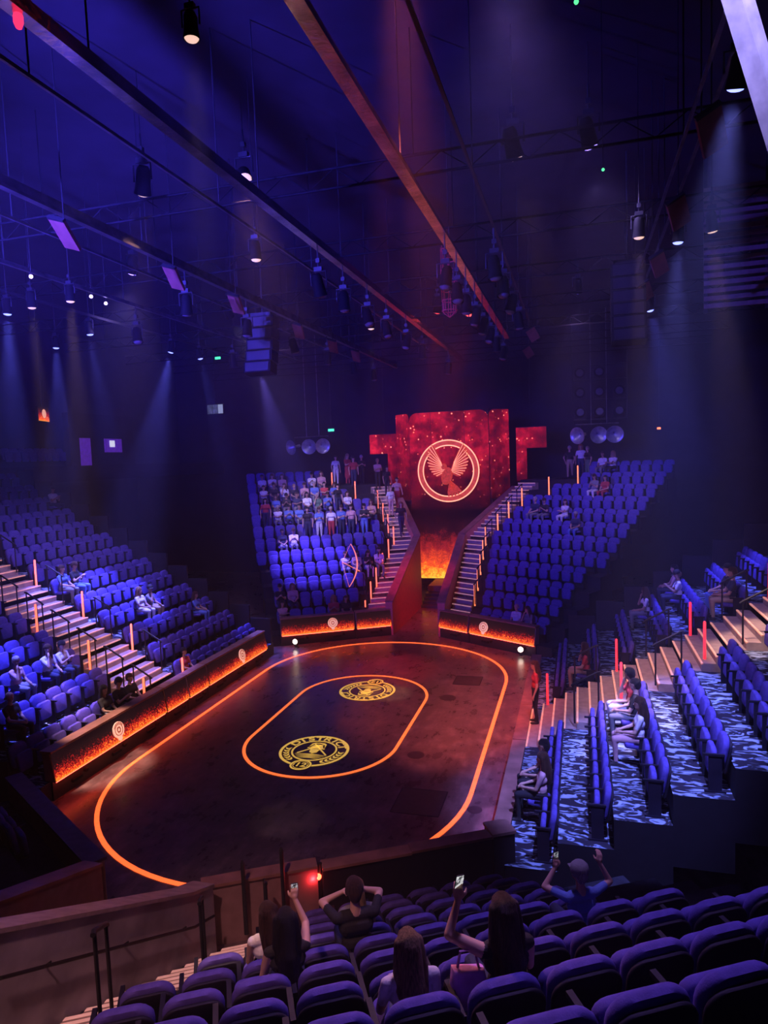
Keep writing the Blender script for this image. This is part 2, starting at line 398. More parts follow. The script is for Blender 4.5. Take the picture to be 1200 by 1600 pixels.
# ------------------------------------------------------------------ seats
def seat_meshes(down):
    bk = MB().pad([(x * (0.90 + 0.10 * min(1, (z - .34) / .40)), z) for x, z in rrect(-.245, .245, .34, .87, .07, 5, .15)], -.045, .055, .04, Matrix.Translation((0, .02, 0)) @ Matrix(((1, 0, 0, 0), (0, 1, -0.17, .13), (0, 0, 1, 0), (0, 0, 0, 1))))
    sh = MB().pad([(x * (0.92 + 0.08 * min(1, (z - .28) / .40)), z) for x, z in rrect(-.25, .25, .28, .82, .06, 5, .13)], -.085, -.042, .018, Matrix.Translation((0, .02, 0)) @ Matrix(((1, 0, 0, 0), (0, 1, -0.17, .13), (0, 0, 1, 0), (0, 0, 0, 1))))
    if down: cu = MB().pad(rrect(-.225, .225, -.22, .22, .07, 4), -.05, .05, .03, Matrix.Translation((0, .34, .42)) @ Matrix.Rotation(math.radians(-86), 4, 'X'))
    else: cu = MB().pad([(x * (0.80 + 0.20 * min(1, (z + .22) / .40)), z) for x, z in rrect(-.225, .225, -.22, .22, .06, 4, .10)], -.045, .045, .03, Matrix.Translation((0, .22, .47)) @ Matrix.Rotation(math.radians(7), 4, 'X'))
    ar = MB().box(-.285, -.245, .06, .38, .60, .635).box(-.275, -.255, .10, .30, .0, .60).box(-.285, -.245, .04, .36, .0, .03)
    return [('backrest', bk.mesh('backrest', M_SEAT, True)), ('back_shell', sh.mesh('back_shell', M_SHELL, True)),
            ('seat_cushion', cu.mesh('seat_cushion', M_SEAT, True)), ('armrest', ar.mesh('armrest', M_SHELL))]
SEAT_UP, SEAT_DOWN = seat_meshes(False), seat_meshes(True)
IW = cam.matrix_world.inverted()
def px(p):
    q = IW @ Vector(p)
    if q.z > -0.3: return None
    return (600 + 1056 * q.x / -q.z, 800 - 1056 * q.y / -q.z, -q.z)
def seat_us(key, r):
    if key == 'L': return [('beyond', i, .47 + .53 * i) for i in range(10)] + [('before', i, -2.27 - .54 * i) for i in range(8)]
    if key == 'R': return [('beyond', i, .82 + .55 * i) for i in range(8)] + [('before', i, -2.55 - .56 * i) for i in range(8)]
    b = ST[key]; d = b.back(r); out = []
    g0, gs = (1.04 - .085 * r, .54) if key == 'NR' else (.25, .54)
    umax = 4.45 + .28 * max(0, r - 4) if key == 'NR' else (4.9 if r < 4 else 5.3)
    if key in ('FL', 'FR') and r >= 9: lo = {9: .2, 10: 1.2, 11: 1.3}[r]
    else: lo = max((2.72 - .95 - .5 * d) / .866, -1.0)
    n = math.ceil((lo - g0) / gs); i = 0
    while g0 + gs * n < umax: out.append(('off', i, g0 + gs * n)); n += 1; i += 1
    return out
SEATS = []
for key in ('L', 'R', 'FL', 'FR', 'NR', 'NL'):
    b = ST[key]
    for r in range(ROWS[key]):
        for side, i, u in seat_us(key, r):
            p = b.P(u, b.back(r), b.zf(r)); q = px(p + Vector((0, 0, .8)))
            if q and -60 < q[0] < 1260 and -60 < q[1] < 1660 and q[2] > 1.6:
                SEATS.append((q[2], key, r, side, i, u))
SEATS.sort()
OCC = {}          # (stand, row, seat u) -> a person sits there

# who sits or stands where: stand, row, place along the row, pose, hair, hair colour, top, trousers, short description
PPL = [
 # far left stand, the crowd
 ('FL', 10, 4.57, 'lap', 'short', 'black', 'white', 'navy'), ('FL', 10, 4.03, 'phone', 'long', 'brown', 'white', 'grey'), ('FL', 10, 3.49, 'lap', 'long', 'brown', 'pink', 'white'),
 ('FL', 10, 1.87, 'phone', 'short', 'black', 'white', 'navy'), ('FL', 10, 1.33, 'lap', 'long', 'brown', 'pink', 'grey'),
 ('FL', 9, 4.57, 'crossed', 'short', 'brown', 'white', 'grey'), ('FL', 9, 4.03, 'lap', 'short', 'black', 'black', 'navy'), ('FL', 9, 3.49, 'turn', 'long', 'brown', 'white', 'navy'),
 ('FL', 9, 2.95, 'lap', 'short', 'blond', 'black', 'navy'), ('FL', 9, 2.41, 'phone', 'short', 'brown', 'pink', 'grey'), ('FL', 9, 1.87, 'lap', 'short', 'grey', 'blue', 'grey'),
 ('FL', 9, 1.33, 'crossed', 'short', 'black', 'red', 'navy'), ('FL', 9, 0.79, 'phone', 'long', 'brown', 'blue', 'grey'),
 ('FL', 8, 4.03, 'lap', 'long', 'brown', 'blue', 'grey'), ('FL', 8, 3.49, 'phone', 'short', 'black', 'black', 'grey'), ('FL', 8, 2.95, 'crossed', 'short', 'brown', 'navy', 'grey'),
 ('FL', 8, 2.41, 'lap', 'long', 'black', 'white', 'navy'), ('FL', 8, 1.87, 'turn', 'short', 'grey', 'green', 'grey'), ('FL', 8, 1.33, 'phone', 'short', 'brown', 'blue', 'navy'),
 ('FL', 8, 0.25, 'lap', 'long', 'brown', 'white', 'navy'),
 ('FL', 7, 4.03, 'crossed', 'short', 'grey', 'white', 'grey'), ('FL', 7, 3.49, 'phone', 'short', 'black', 'blue', 'navy'), ('FL', 7, 2.95, 'lap', 'short', 'black', 'blue', 'grey'),
 ('FL', 7, -0.83, 'lap', 'long', 'brown', 'pink', 'navy'),
 ('FL', 5, 4.03, 'lap', 'short', 'black', 'navy', 'grey'), ('FL', 5, 3.49, 'phone', 'short', 'brown', 'white', 'grey'),
 ('FL', 3, 1.33, 'crossed', 'short', 'brown', 'white', 'grey'), ('FL', 3, 0.79, 'lap', 'short', 'brown', 'pink', 'grey'), ('FL', 3, 0.25, 'phone', 'long', 'brown', 'black', 'white'), ('FL', 3, -0.29, 'lap', 'short', 'black', 'white', 'grey'),
 ('FL', 1, 4.57, 'phone', 'short', 'black', 'black', 'navy'), ('FL', 1, 4.03, 'lap', 'long', 'blond', 'pink', 'navy'), ('FL', 0, 4.57, 'crossed', 'long', 'black', 'pink', 'navy'),
 ('FL', 0, 2.41, 'phone', 'long', 'blond', 'red', 'navy'), ('FL', 0, 1.87, 'lap', 'long', 'brown', 'black', 'white'),
 ('FL', 6, 2.67, 'stand', 'short', 'black', 'black', 'navy'), ('FL', 6, 2.1, 'standphone', 'short', 'brown', 'blue', 'white'), ('FL', 6, 1.49, 'stand', 'short', 'grey', 'white', 'red'),
 ('FL', 6, 0.97, 'standphone', 'short', 'brown', 'blue', 'navy'), ('FL', 6, 0.47, 'stand', 'short', 'black', 'pink', 'navy'), ('FL', 6, -0.22, 'standphone', 'short', 'black', 'black', 'blue'),
 ('FL', 7, 4.65, 'stand', 'long', 'black', 'red', 'navy'), ('FL', 8, 0.79, 'stand', 'short', 'black', 'black', 'navy'),
 ('FL', 8, -2.45, 'walk', 'short', 'brown', 'pink', 'red'), ('FL', 7.4, -1.95, 'stand', 'long', 'blond', 'white', 'pink'), ('FL', 5.6, -2.05, 'walk', 'long', 'red', 'black', 'navy'),
 ('FL', 9.2, -2.2, 'stand', 'short', 'black', 'black', 'black'), ('FL', 11.4, 0.3, 'stand', 'short', 'black', 'white', 'white'), ('FL', 11.2, -0.35, 'standphone', 'long', 'blond', 'red', 'red'),
 ('FL', 11.8, -0.75, 'stand', 'short', 'black', 'navy', 'navy'), ('FL', 11.1, -1.15, 'standphone', 'short', 'grey', 'black', 'black'), ('FL', 10.0, -1.85, 'standphone', 'short', 'blond', 'pink', 'black'),
 ('FL', 10.4, -0.55, 'stand', 'short', 'black', 'red', 'navy'),
 # far right stand
 ('FR', 7, 0.25, 'lap', 'short', 'grey', 'navy', 'grey'), ('FR', 7, 0.79, 'phone', 'short', 'brown', 'black', 'grey'), ('FR', 7, 1.87, 'crossed', 'long', 'brown', 'white', 'white'),
 ('FR', 6, 2.95, 'lap', 'short', 'grey', 'navy', 'blue'), ('FR', 9, 2.41, 'phone', 'long', 'brown', 'grey', 'white'), ('FR', 9, 2.95, 'lap', 'long', 'black', 'red', 'red'),
 ('FR', 11, 1.87, 'lap', 'short', 'brown', 'white', 'grey'), ('FR', 11, 2.41, 'crossed', 'long', 'blond', 'white', 'black'),
 ('FR', 0, 3.49, 'lap', 'bald', 'grey', 'white', 'grey'), ('FR', 0, 4.03, 'turn', 'long', 'brown', 'grey', 'grey'),
 ('FR', 11.5, -0.15, 'walk', 'short', 'grey', 'black', 'tan'), ('FR', 11.3, 0.60, 'stand', 'long', 'red', 'white', 'navy'), ('FR', 11.3, 0.98, 'stand', 'short', 'blond', 'black', 'green'),
 # left stand
 ('L', 10, 5.24, 'phone', 'short', 'black', 'white', 'navy'), ('L', 5, 0.47, 'lap', 'short', 'brown', 'blue', 'grey'), ('L', 5, 1.00, 'phone', 'short', 'brown', 'black', 'blue'),
 ('L', 3, 2.06, 'lap', 'long', 'blond', 'white', 'white'), ('L', 3, 2.59, 'turn', 'cap', 'black', 'grey', 'tan'), ('L', 2, 4.18, 'lap', 'long', 'brown', 'blue', 'blue'), ('L', 0, 0.47, 'lap', 'short', 'black', 'red', 'black'),
 ('L', 2, -3.35, 'turn', 'long', 'brown', 'white', 'navy'), ('L', 2, -2.81, 'phone', 'short', 'black', 'white', 'navy'), ('L', 1, -5.51, 'lap', 'bald', 'grey', 'black', 'black'),
 ('L', 0, -3.35, 'lap', 'long', 'black', 'black', 'grey'), ('L', 0, -2.81, 'phone', 'short', 'black', 'black', 'black'), ('L', 0, -2.27, 'lap', 'short', 'brown', 'black', 'black'), ('L', 2, -4.43, 'turn', 'short', 'grey', 'pink', 'grey'),
 # right stand
 ('R', 1, 0.82, 'turn', 'long', 'brown', 'red', 'tan'), ('R', 4, 3.57, 'phone', 'cap', 'blond', 'white', 'navy'), ('R', 4, 4.67, 'lap', 'short', 'black', 'pink', 'navy'), ('R', 3, 3.57, 'turn', 'long', 'brown', 'white', 'grey'),
 ('R', 5, 0.82, 'lap', 'short', 'brown', 'navy', 'tan'), ('R', 5, 1.37, 'lap', 'cap', 'black', 'black', 'blue'),
 ('R', 2, -3.11, 'turn', 'short', 'black', 'red', 'white'), ('R', 2, -3.67, 'lap', 'short', 'black', 'black', 'grey'), ('R', 2, -4.79, 'lap', 'long', 'brown', 'white', 'pink'),
 ('R', 0, -5.35, 'lap', 'long', 'brown', 'pink', 'black'), ('R', 0, -4.79, 'lap', 'short', 'black', 'black', 'black'),
 ('R', 0.55, -0.55, 'stand', 'long', 'brown', 'red', 'black'),
]
def nr_u(r, u): g = 1.04 - .085 * r; return g + .54 * round((u - g) / .54)
NEAR = [('NR', r, u) for r, u in ((4, .74), (5, .86), (4, 1.62), (3, 1.78), (7, 1.53), (7, 2.20), (5, 3.70))]
for e in PPL:
    if not e[3].startswith(('stand', 'walk')): OCC[(e[0], e[1], round(e[2], 2))] = 1
for k, r, u in NEAR: OCC[(k, r, round(nr_u(r, u), 2))] = 1

far_rest = MB()
def seat_label(key, r, side, i):
    tail = {'beyond': 'seat beyond the stairs', 'before': 'seat before the stairs', 'off': 'seat from the aisle'}[side]
    return 'violet seat in %s row of %s, %s %s' % (ORD[r], NAMES[key].replace('the ', ''), ORD[i], tail)
for n, (dist, key, r, side, i, u) in enumerate(SEATS):
    b = ST[key]; occ = (key, r, round(u, 2)) in OCC
    parts = SEAT_DOWN if occ else SEAT_UP
    p = b.P(u, b.back(r), b.zf(r) + .002)
    if n < 300:
        root = empty('theatre_seat', p, b.rz)
        tag(root, seat_label(key, r, side, i), 'seat', 'violet tip-up seats in the stands')
        for nm, me in parts: link(nm, me, root)
    else:
        Mx = Matrix.Translation(p) @ Matrix.Rotation(b.rz, 4, 'Z')
        for nm, me in parts:
            co = [v.co for v in me.vertices]
            far_rest.add(co, [tuple(q.vertices) for q in me.polygons], Mx, 0 if me.materials[0] == M_SEAT else 1)
o = far_rest.build('theatre_seats', [M_SEAT, M_SHELL], None, True)
tag(o, 'remaining rows of violet seats in the stands around the big screen', 'seats', None, 'stuff')

# ------------------------------------------------------------------ parapets, ember panels
M_RIB = fire_ribbon_mat(0.62)
def frame_of(p, q):
    """matrix whose x runs from p to q, y points to the left of it, z up"""
    d = Vector((q[0] - p[0], q[1] - p[1], 0)); L = d.length; d.normalize()
    y = Vector((-d.y, d.x, 0))
    return Matrix(((d.x, y.x, 0, p[0]), (d.y, y.y, 0, p[1]), (0, 0, 1, 0), (0, 0, 0, 1))), L
M_BADGE = mat('badge_disc', (0.9, 0.6, 0.5), 0.5, emit=(1.0, 0.42, 0.30), estr=0.9)
M_BADGE_D = mat('badge_mark', (0.3, 0.05, 0.02), 0.5, emit=(0.28, 0.03, 0.01), estr=0.5)
def ring2(mb, r0, r1, y0, y1, n=24, cx=0, cz=0):
    v = []; f = []
    for i in range(n):
        t = 2 * math.pi * i / n; c, s_ = math.cos(t), math.sin(t)
        for r in (r0, r1):
            for y in (y0, y1): v.append((cx + r * c, y, cz + r * s_))
    for i in range(n):
        a, b_ = 4 * i, 4 * ((i + 1) % n)
        f += [(a, b_, b_ + 2, a + 2), (a + 1, a + 3, b_ + 3, b_ + 1), (a + 2, b_ + 2, b_ + 3, a + 3), (a, a + 1, b_ + 1, b_)]
    return mb.add(v, f)
M_TOE = mat('red_added_toe_light', (1, .2, .1), .4, emit=(1.0, .05, .03), estr=15.0)  # glow of the added strips that redden the floor
def ember_panel(p, q, label, badge=None, inner=False, coping=True, lean=0.12):
    """front wall of a stand: dark base, leaning LED panel with embers, timber coping. p -> q has the arena on its right"""
    M4, L = frame_of(p, q)
    root = empty('ember_panel'); root.matrix_world = M4
    tag(root, label, 'panel', 'LED ember panels round the arena')
    MB().prism([(0, 0.10), (L, 0.10), (L, 0.34), (0, 0.34)], 0.0, 0.47).build('base', M_BLACK, root)
    MB().add([(0, 0.02, .44), (L, 0.02, .44), (L, lean + .02, 1.10), (0, lean + .02, 1.10), (0, 0.30, .44), (L, 0.30, .44), (L, .34, 1.10), (0, .34, 1.10)],
             [(0, 1, 2, 3), (5, 4, 7, 6), (1, 5, 6, 2), (4, 0, 3, 7), (3, 2, 6, 7), (4, 5, 1, 0)]).build('panel_body', M_PANEL, root)
    sc = MB().add([(0.03, -.006, 0), (L - .03, -.006, 0), (L - .03, lean * .94, .62), (0.03, lean * .94, .62), (0.03, .03, 0), (L - .03, .03, 0), (L - .03, lean + .01, .62), (0.03, lean + .01, .62)],
             [(0, 1, 2, 3), (5, 4, 7, 6), (1, 5, 6, 2), (4, 0, 3, 7), (3, 2, 6, 7), (4, 5, 1, 0)]).build('screen', M_RIB, root, loc=(0, 0, .46))
    if coping: MB().box(0, L, lean - .03, .40, 1.10, 1.15).build('coping', M_WOOD, root)
    MB().box(0.05, L - .05, .035, .075, .418, .438).build('added_toe_light', M_TOE, root)  # added strip, throws red onto the floor along the panel
    n = max(1, int(L / 1.1))
    for i in range(n):
        x = (i + .5) * L / n
        MB().box(x - .16, x + .16, .03, .11, .17, .24).tube((x + .3, .10, .28), (x + .3, .02, .26), .05, 10).build('uplight', M_FIX, root)
    if badge is not None:
        bd = empty('round_badge'); bd.parent = root; bd.location = (badge, -.0, .80); bd.rotation_euler = (-math.atan2(lean, .62), 0, 0)
        Md = Matrix.Rotation(math.pi / 2, 4, 'X')
        MB().lathe([(.0, .0), (.205, .0), (.205, .03), (.0, .03)], 28, Md).build('disc', M_BADGE, bd, loc=(0, -.0, 0))
        mk = MB(); ring2(mk, .135, .150, -.036, -.028); mk.box(-.05, .05, -.036, -.028, -.07, -.05).box(-.05, .05, -.036, -.028, .05, .07); ring2(mk, .045, .07, -.036, -.028, 16, 0.0, 0.0)
        for k in range(12):
            a = math.radians(30 + k * 11); mk.box(-.008, .008, -.036, -.028, .16, .19, Matrix.Rotation(a - math.radians(90), 4, 'Y'))
        mk.build('mark', M_BADGE_D, bd)
        MB().lathe([(.0, .0), (.07, .0), (.07, .034), (.0, .034)], 18, Matrix.Translation((0, 0, -.215)) @ Md).build('small_disc', M_BADGE, bd)
    return root
# left stand: p -> q runs towards the viewer so that the arena is on the right hand
for k, (a, c, bd) in enumerate(((4.95, .74, 2.06), (.70, -.42, None), (-.46, -1.60, None), (-1.64, -6.0, 2.17))):
    ember_panel((-4.8, c), (-4.8, a), ['long ember panel at the far end of the left stand', 'gate ember panel in front of the left stairs, farther of two', 'gate ember panel in front of the left stairs, nearer of two', 'long ember panel at the near end of the left stand'][k],
                (c - a) * -1 - bd if bd else None)
for k, (a, c) in enumerate(((5.3, .5), (.46, -1.9), (-1.94, -6.0))):
    o = empty('low_parapet', (5.08, 0, 0)); tag(o, ['low timber-topped parapet along the far half of the right stand', 'low timber-topped parapet before the right stairs', 'low timber-topped parapet along the near half of the right stand'][k], 'parapet', 'low parapets of the right stand')
    MB().box(0.03, .27, c, a, 0, .50).build('wall_panel', M_PANEL, o)
    MB().box(0, .32, c, a, .50, .56).build('coping', M_WOOD, o)
    MB().box(-.012, .02, c + .04, a - .04, .46, .485).build('added_toe_light', M_TOE, o)  # added strip to light the floor beside the parapet
    n = max(2, int((a - c) / 1.0))
    for i in range(n): MB().box(-.05, .03, c + (i + .4) * (a - c) / n, c + (i + .75) * (a - c) / n, .05, .16).build('kick_block', M_BLACK, o)
b = ST['FL']
for (u0, u1, bd, lab) in ((4.75, 1.66, 2.15, 'ember panel under the crowded stand left of the screen'), (1.60, 0.05, None, 'short ember panel at the foot of the stairs left of the screen')):
    p, q = b.P(u0, 0), b.P(u1, 0); ember_panel(p[:2], q[:2], lab, bd)
b = ST['FR']
for (u0, u1, bd, lab) in ((0.05, 1.60, None, 'short ember panel at the foot of the stairs right of the screen'), (1.66, 4.75, .78, 'ember panel under the stand right of the screen')):
    p, q = b.P(u0, 0), b.P(u1, 0); ember_panel(p[:2], q[:2], lab, bd)

# near parapet of the foreground stand and of the stand across the corridor
b = ST['NR']
root = empty('near_parapet'); tag(root, 'red-lit front wall of the foreground stand with a pale top', 'wall', None, None)
for i, (u0, u1, z1, m) in enumerate(((-.1, 1.72, .98, M_PANEL), (1.80, 3.3, .92, M_BLACK), (3.3, 4.75, .94, M_BLACK))):
    MB().prism(plan(b, [(u0, .12), (u1, .12), (u1, .30), (u0, .30)]), 0, z1).build('wall_panel', m, root)
    MB().prism(plan(b, [(u0, .08), (u1, .08), (u1, .34), (u0, .34)]), z1, z1 + .045).build('coping', M_WOOD, root)
MB().prism(plan(b, [(4.75, -.05), (5.15, -.05), (5.15, .34), (4.75, .34)]), 0, .98).build('end_post', M_BLACK, root)
MB().prism(plan(b, [(4.73, -.07), (5.17, -.07), (5.17, .36), (4.73, .36)]), .98, 1.03).build('coping', M_WOOD, root)
lampc = b.P(1.76, .22, 0)
red_lamp = empty('red_marker_lamp', (lampc.x, lampc.y, .0)); tag(red_lamp, 'small glowing red lamp on the post of the near front wall', 'lamp')
MB().box(-.035, .035, -.035, .035, 0, 1.0).build('post', M_METAL, red_lamp)
MB().ball((0.0, -.05, .80), .05, 12).build('bulb', mat('red_bulb', (1, .2, .1), .4, emit=(1, .05, .02), estr=14), red_lamp, True)
lt = bpy.data.lights.new('red_marker_lamp', 'POINT'); lt.color = (1, .04, .05); lt.energy = 6; lt.shadow_soft_size = .05
lo = bpy.data.objects.new('red_lamp_light', lt); COL.objects.link(lo); lo.parent = red_lamp; lo.location = (-.05, -.15, .8)

def rake_wall(pts, th, label, m, name='corridor_parapet', rail=False, side=1, cop=M_WOOD):
    """pts: (x, y, z_base, z_top) along a wall of thickness th towards +side of x"""
    root = empty(name); tag(root, label, 'wall')
    for i in range(len(pts) - 1):
        (x0, y0, a0, t0), (x1, y1, a1, t1) = pts[i], pts[i + 1]
        d = Vector((x1 - x0, y1 - y0, 0)).normalized(); n = Vector((-d.y, d.x, 0))
        if n.x * side < 0: n = -n
        P4 = [(x0, y0), (x1, y1), (x1 + n.x * th, y1 + n.y * th), (x0 + n.x * th, y0 + n.y * th)]
        MB().prism(P4, [a0, a1, a1, a0], [t0, t1, t1, t0]).build('wall_panel', m, root)
        e = .03
        P5 = [(x0 - n.x * e, y0 - n.y * e), (x1 - n.x * e, y1 - n.y * e), (x1 + n.x * (th + e), y1 + n.y * (th + e)), (x0 + n.x * (th + e), y0 + n.y * (th + e))]
        MB().prism(P5, [t0, t1, t1, t0], [t0 + .05, t1 + .05, t1 + .05, t0 + .05]).build('coping', cop, root)
    return root
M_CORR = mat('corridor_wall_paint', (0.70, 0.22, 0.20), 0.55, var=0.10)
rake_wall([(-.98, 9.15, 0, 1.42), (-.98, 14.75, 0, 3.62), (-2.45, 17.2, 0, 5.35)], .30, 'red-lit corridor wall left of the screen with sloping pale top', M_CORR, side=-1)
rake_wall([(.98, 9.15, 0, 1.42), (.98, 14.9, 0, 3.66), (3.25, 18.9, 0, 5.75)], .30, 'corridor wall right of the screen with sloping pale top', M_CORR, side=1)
rw = rake_wall([(1.02, -9.55, 0, 1.15), (1.02, -10.1, 0, 1.38), (1.02, -13.4, 0, 3.16), (1.02, -15.0, 0, 4.0)], .30, 'scuffed grey wall beside the near stairs with a handrail', M_GREYWALL, side=1, cop=mat('grey_coping', (0.36, 0.26, 0.28), .5))
rl = MB().path([(1.40, -9.7, .80), (1.40, -10.2, .98), (1.40, -13.4, 2.74)], .020, 8)
for t in (.15, .5, .85): 
    y = -9.9 - 3.4 * t; z = .85 + (-9.9 - y) * .55; rl.tube((1.32, y, z - .06), (1.40, y, z), .012, 6)
rl.build('handrail', M_METAL, rw, True)
rake_wall([(-.98, -9.2, 0, .95), (-.98, -13.5, 0, 2.4)], .3, 'dark corridor wall at the lower left edge', M_PANEL, side=-1)
b = ST['NL']
root = empty('near_parapet'); tag(root, 'dark sloping front wall across the near corridor', 'wall')
MB().prism(plan(b, [(.1, 0), (4.75, 0), (4.75, .25), (.1, .25)]), 0, .95).build('wall_panel', M_PANEL, root)
MB().prism(plan(b, [(.1, -.04), (4.75, -.04), (4.75, .30), (.1, .30)]), .95, 1.0).build('coping', mat('violet_coping', (0.10, 0.06, 0.12), .5), root)

# steps and platform at the back of the corridor
sr = empty('stage_steps', (0, 14.4, 0)); tag(sr, 'dark steps at the far end of the corridor below the screen', 'steps')
for i in range(4): MB().box(-.96, .96, .35 * i, 1.75, .13 * i, .13 * (i + 1)).build('step', mat('stage_step', (.06, .035, .045), .5), sr)
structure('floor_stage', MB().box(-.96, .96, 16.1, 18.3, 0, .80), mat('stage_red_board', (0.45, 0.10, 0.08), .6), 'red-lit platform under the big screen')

# ------------------------------------------------------------------ big screens
M_SCR = main_screen_mat('ember_video_main', True, 1.35); M_SCR2 = main_screen_mat('ember_video_side', False, 1.2); M_SCR3 = main_screen_mat('ember_video_wing', False, 1.5)
def rr_panel(name, x0, x1, z0, z1, m, rad, parent, thick=.12, corners=(1, 1)):
    out = []
    out += [(x0, z0), (x1, z0)]
    for (cx, cz, a0, on) in ((x1 - rad, z1 - rad, 0, corners[1]), (x0 + rad, z1 - rad, 90, corners[0])):
        if on: out += [(cx + rad * math.cos(math.radians(a0 + 15 * i)), cz + rad * math.sin(math.radians(a0 + 15 * i))) for i in range(7)]
        else: out.append((x1 if a0 == 0 else x0, z1))
    n = len(out); v = [(x, 0, z) for x, z in out] + [(x, thick, z) for x, z in out]
    f = [tuple(range(n)), tuple(range(n, 2 * n))[::-1]] + [(i, n + i, n + (i + 1) % n, (i + 1) % n) for i in range(n)]
    return MB().add(v, f).build(name, m, parent)
scr = empty('video_wall', (0, 18.0, 0)); tag(scr, 'tall rounded red video wall with drifting embers behind the emblem', 'screen')
MB().box(-2.25, 2.25, .13, .40, .80, 9.95).build('backing', M_BLACK, scr)
rr_panel('display', -2.15, 2.15, .86, 9.93, M_SCR, .45, scr)
for sx, lab in ((-1, 'narrow angled red screen on the left edge of the video wall'), (1, 'narrow angled red screen on the right edge of the video wall')):
    o = empty('side_screen', (sx * 2.24, 18.0, 0), sx * math.radians(46)); tag(o, lab, 'screen', 'side screens of the video wall')
    a, c = (0.03, 1.30) if sx > 0 else (-1.30, -.03)
    rr_panel('display', a, c, 5.2, 9.93, M_SCR2, .3, o, .10, (1, 0) if sx > 0 else (0, 1))
    MB().box(a, c, .10, .22, 5.1, 9.95).build('backing', M_BLACK, o)
for sx, lab in ((-1, 'red bent ember screen hanging left of the video wall'), (1, 'red bent ember screen hanging right of the video wall')):
    o = empty('wing_screen', (0, 20.0, 0)); tag(o, lab, 'screen', 'bent wing screens')
    poly = [(sx * x, z) for x, z in ((5.05, 8.95), (3.42, 8.95), (3.42, 6.0), (3.98, 6.0), (3.98, 7.82), (5.05, 7.82))]
    v = [(x, 0, z) for x, z in poly] + [(x, .12, z) for x, z in poly]
    f = [tuple(range(6)), tuple(range(6, 12))] + [(i, (i + 1) % 6, 6 + (i + 1) % 6, 6 + i) for i in range(6)]
    MB().add(v, f).build('display', M_SCR3, o)
    MB().box(min(sx * 3.42, sx * 5.05), max(sx * 3.42, sx * 5.05), .14, .24, 7.8, 8.97).build('backing', M_BLACK, o)
    MB().tube((sx * 4.2, .2, 8.9), (sx * 4.2, .2, 15), .03).build('drop_bar', M_METAL, o)

# ------------------------------------------------------------------ LED ovals and floor emblems
def stadium(w, L, n=40):
    pts = [(w * math.cos(math.pi * i / n), L + w * math.sin(math.pi * i / n)) for i in range(n + 1)]
    pts += [(-w * math.cos(math.pi * i / n), -L - w * math.sin(math.pi * i / n)) for i in range(n + 1)]
    return pts
def oval_strip(name, w, L, half, m, label):
    a, b_ = stadium(w - half, L), stadium(w + half, L); n = len(a)
    v = [(x, y, .001) for x, y in a] + [(x, y, .001) for x, y in b_] + [(x, y, .014) for x, y in a] + [(x, y, .014) for x, y in b_]
    f = []
    for i in range(n):
        j = (i + 1) % n
        f += [(2 * n + i, 3 * n + i, 3 * n + j, 2 * n + j), (n + i, n + j, 3 * n + j, 3 * n + i), (i, 2 * n + i, 2 * n + j, j)]
    o = MB().add(v, f).build(name, m); tag(o, label, 'light strip')
oval_strip('floor_light_strip', 4.323, 3.757, .050, M_LED, 'large glowing orange oval line round the arena floor')
oval_strip('floor_light_strip', 2.065, 1.741, .042, M_LEDIN, 'smaller glowing amber oval line around the two emblems')

def glyph(ch, size):
    cu = bpy.data.curves.new('glyph', 'FONT'); cu.body = ch; cu.size = size; cu.align_x = 'CENTER'; cu.align_y = 'CENTER'; cu.offset = 0.026 * size
    ob = bpy.data.objects.new('glyph', cu); COL.objects.link(ob)
    dg = bpy.context.evaluated_depsgraph_get(); ev = ob.evaluated_get(dg); me = ev.to_mesh()
    v = [tuple(p.co) for p in me.vertices]; f = [tuple(p.vertices) for p in me.polygons]
    ev.to_mesh_clear(); bpy.data.objects.remove(ob); bpy.data.curves.remove(cu)
    return v, f
def flat_ring(mb, r0, r1, z0, z1, n=56, cx=0, cy=0):
    v = []; f = []
    for i in range(n):
        t = 2 * math.pi * i / n
        for r, z in ((r0, z0), (r1, z0), (r1, z1), (r0, z1)): v.append((cx + r * math.cos(t), cy + r * math.sin(t), z))
    for i in range(n):
        a, c = 4 * i, 4 * ((i + 1) % n)
        f += [(a + k, c + k, c + (k + 1) % 4, a + (k + 1) % 4) for k in range(4)]
    return mb.add(v, f)
def leaf(mb, x, y, ang, L, w, z0, z1):
    c, s_ = math.cos(ang), math.sin(ang)
    pts = [(0, 0), (.3 * L, w), (L, 0), (.3 * L, -w)]
    return mb.prism([(x + c * a - s_ * b_, y + s_ * a + c * b_) for a, b_ in pts], z0, z1)
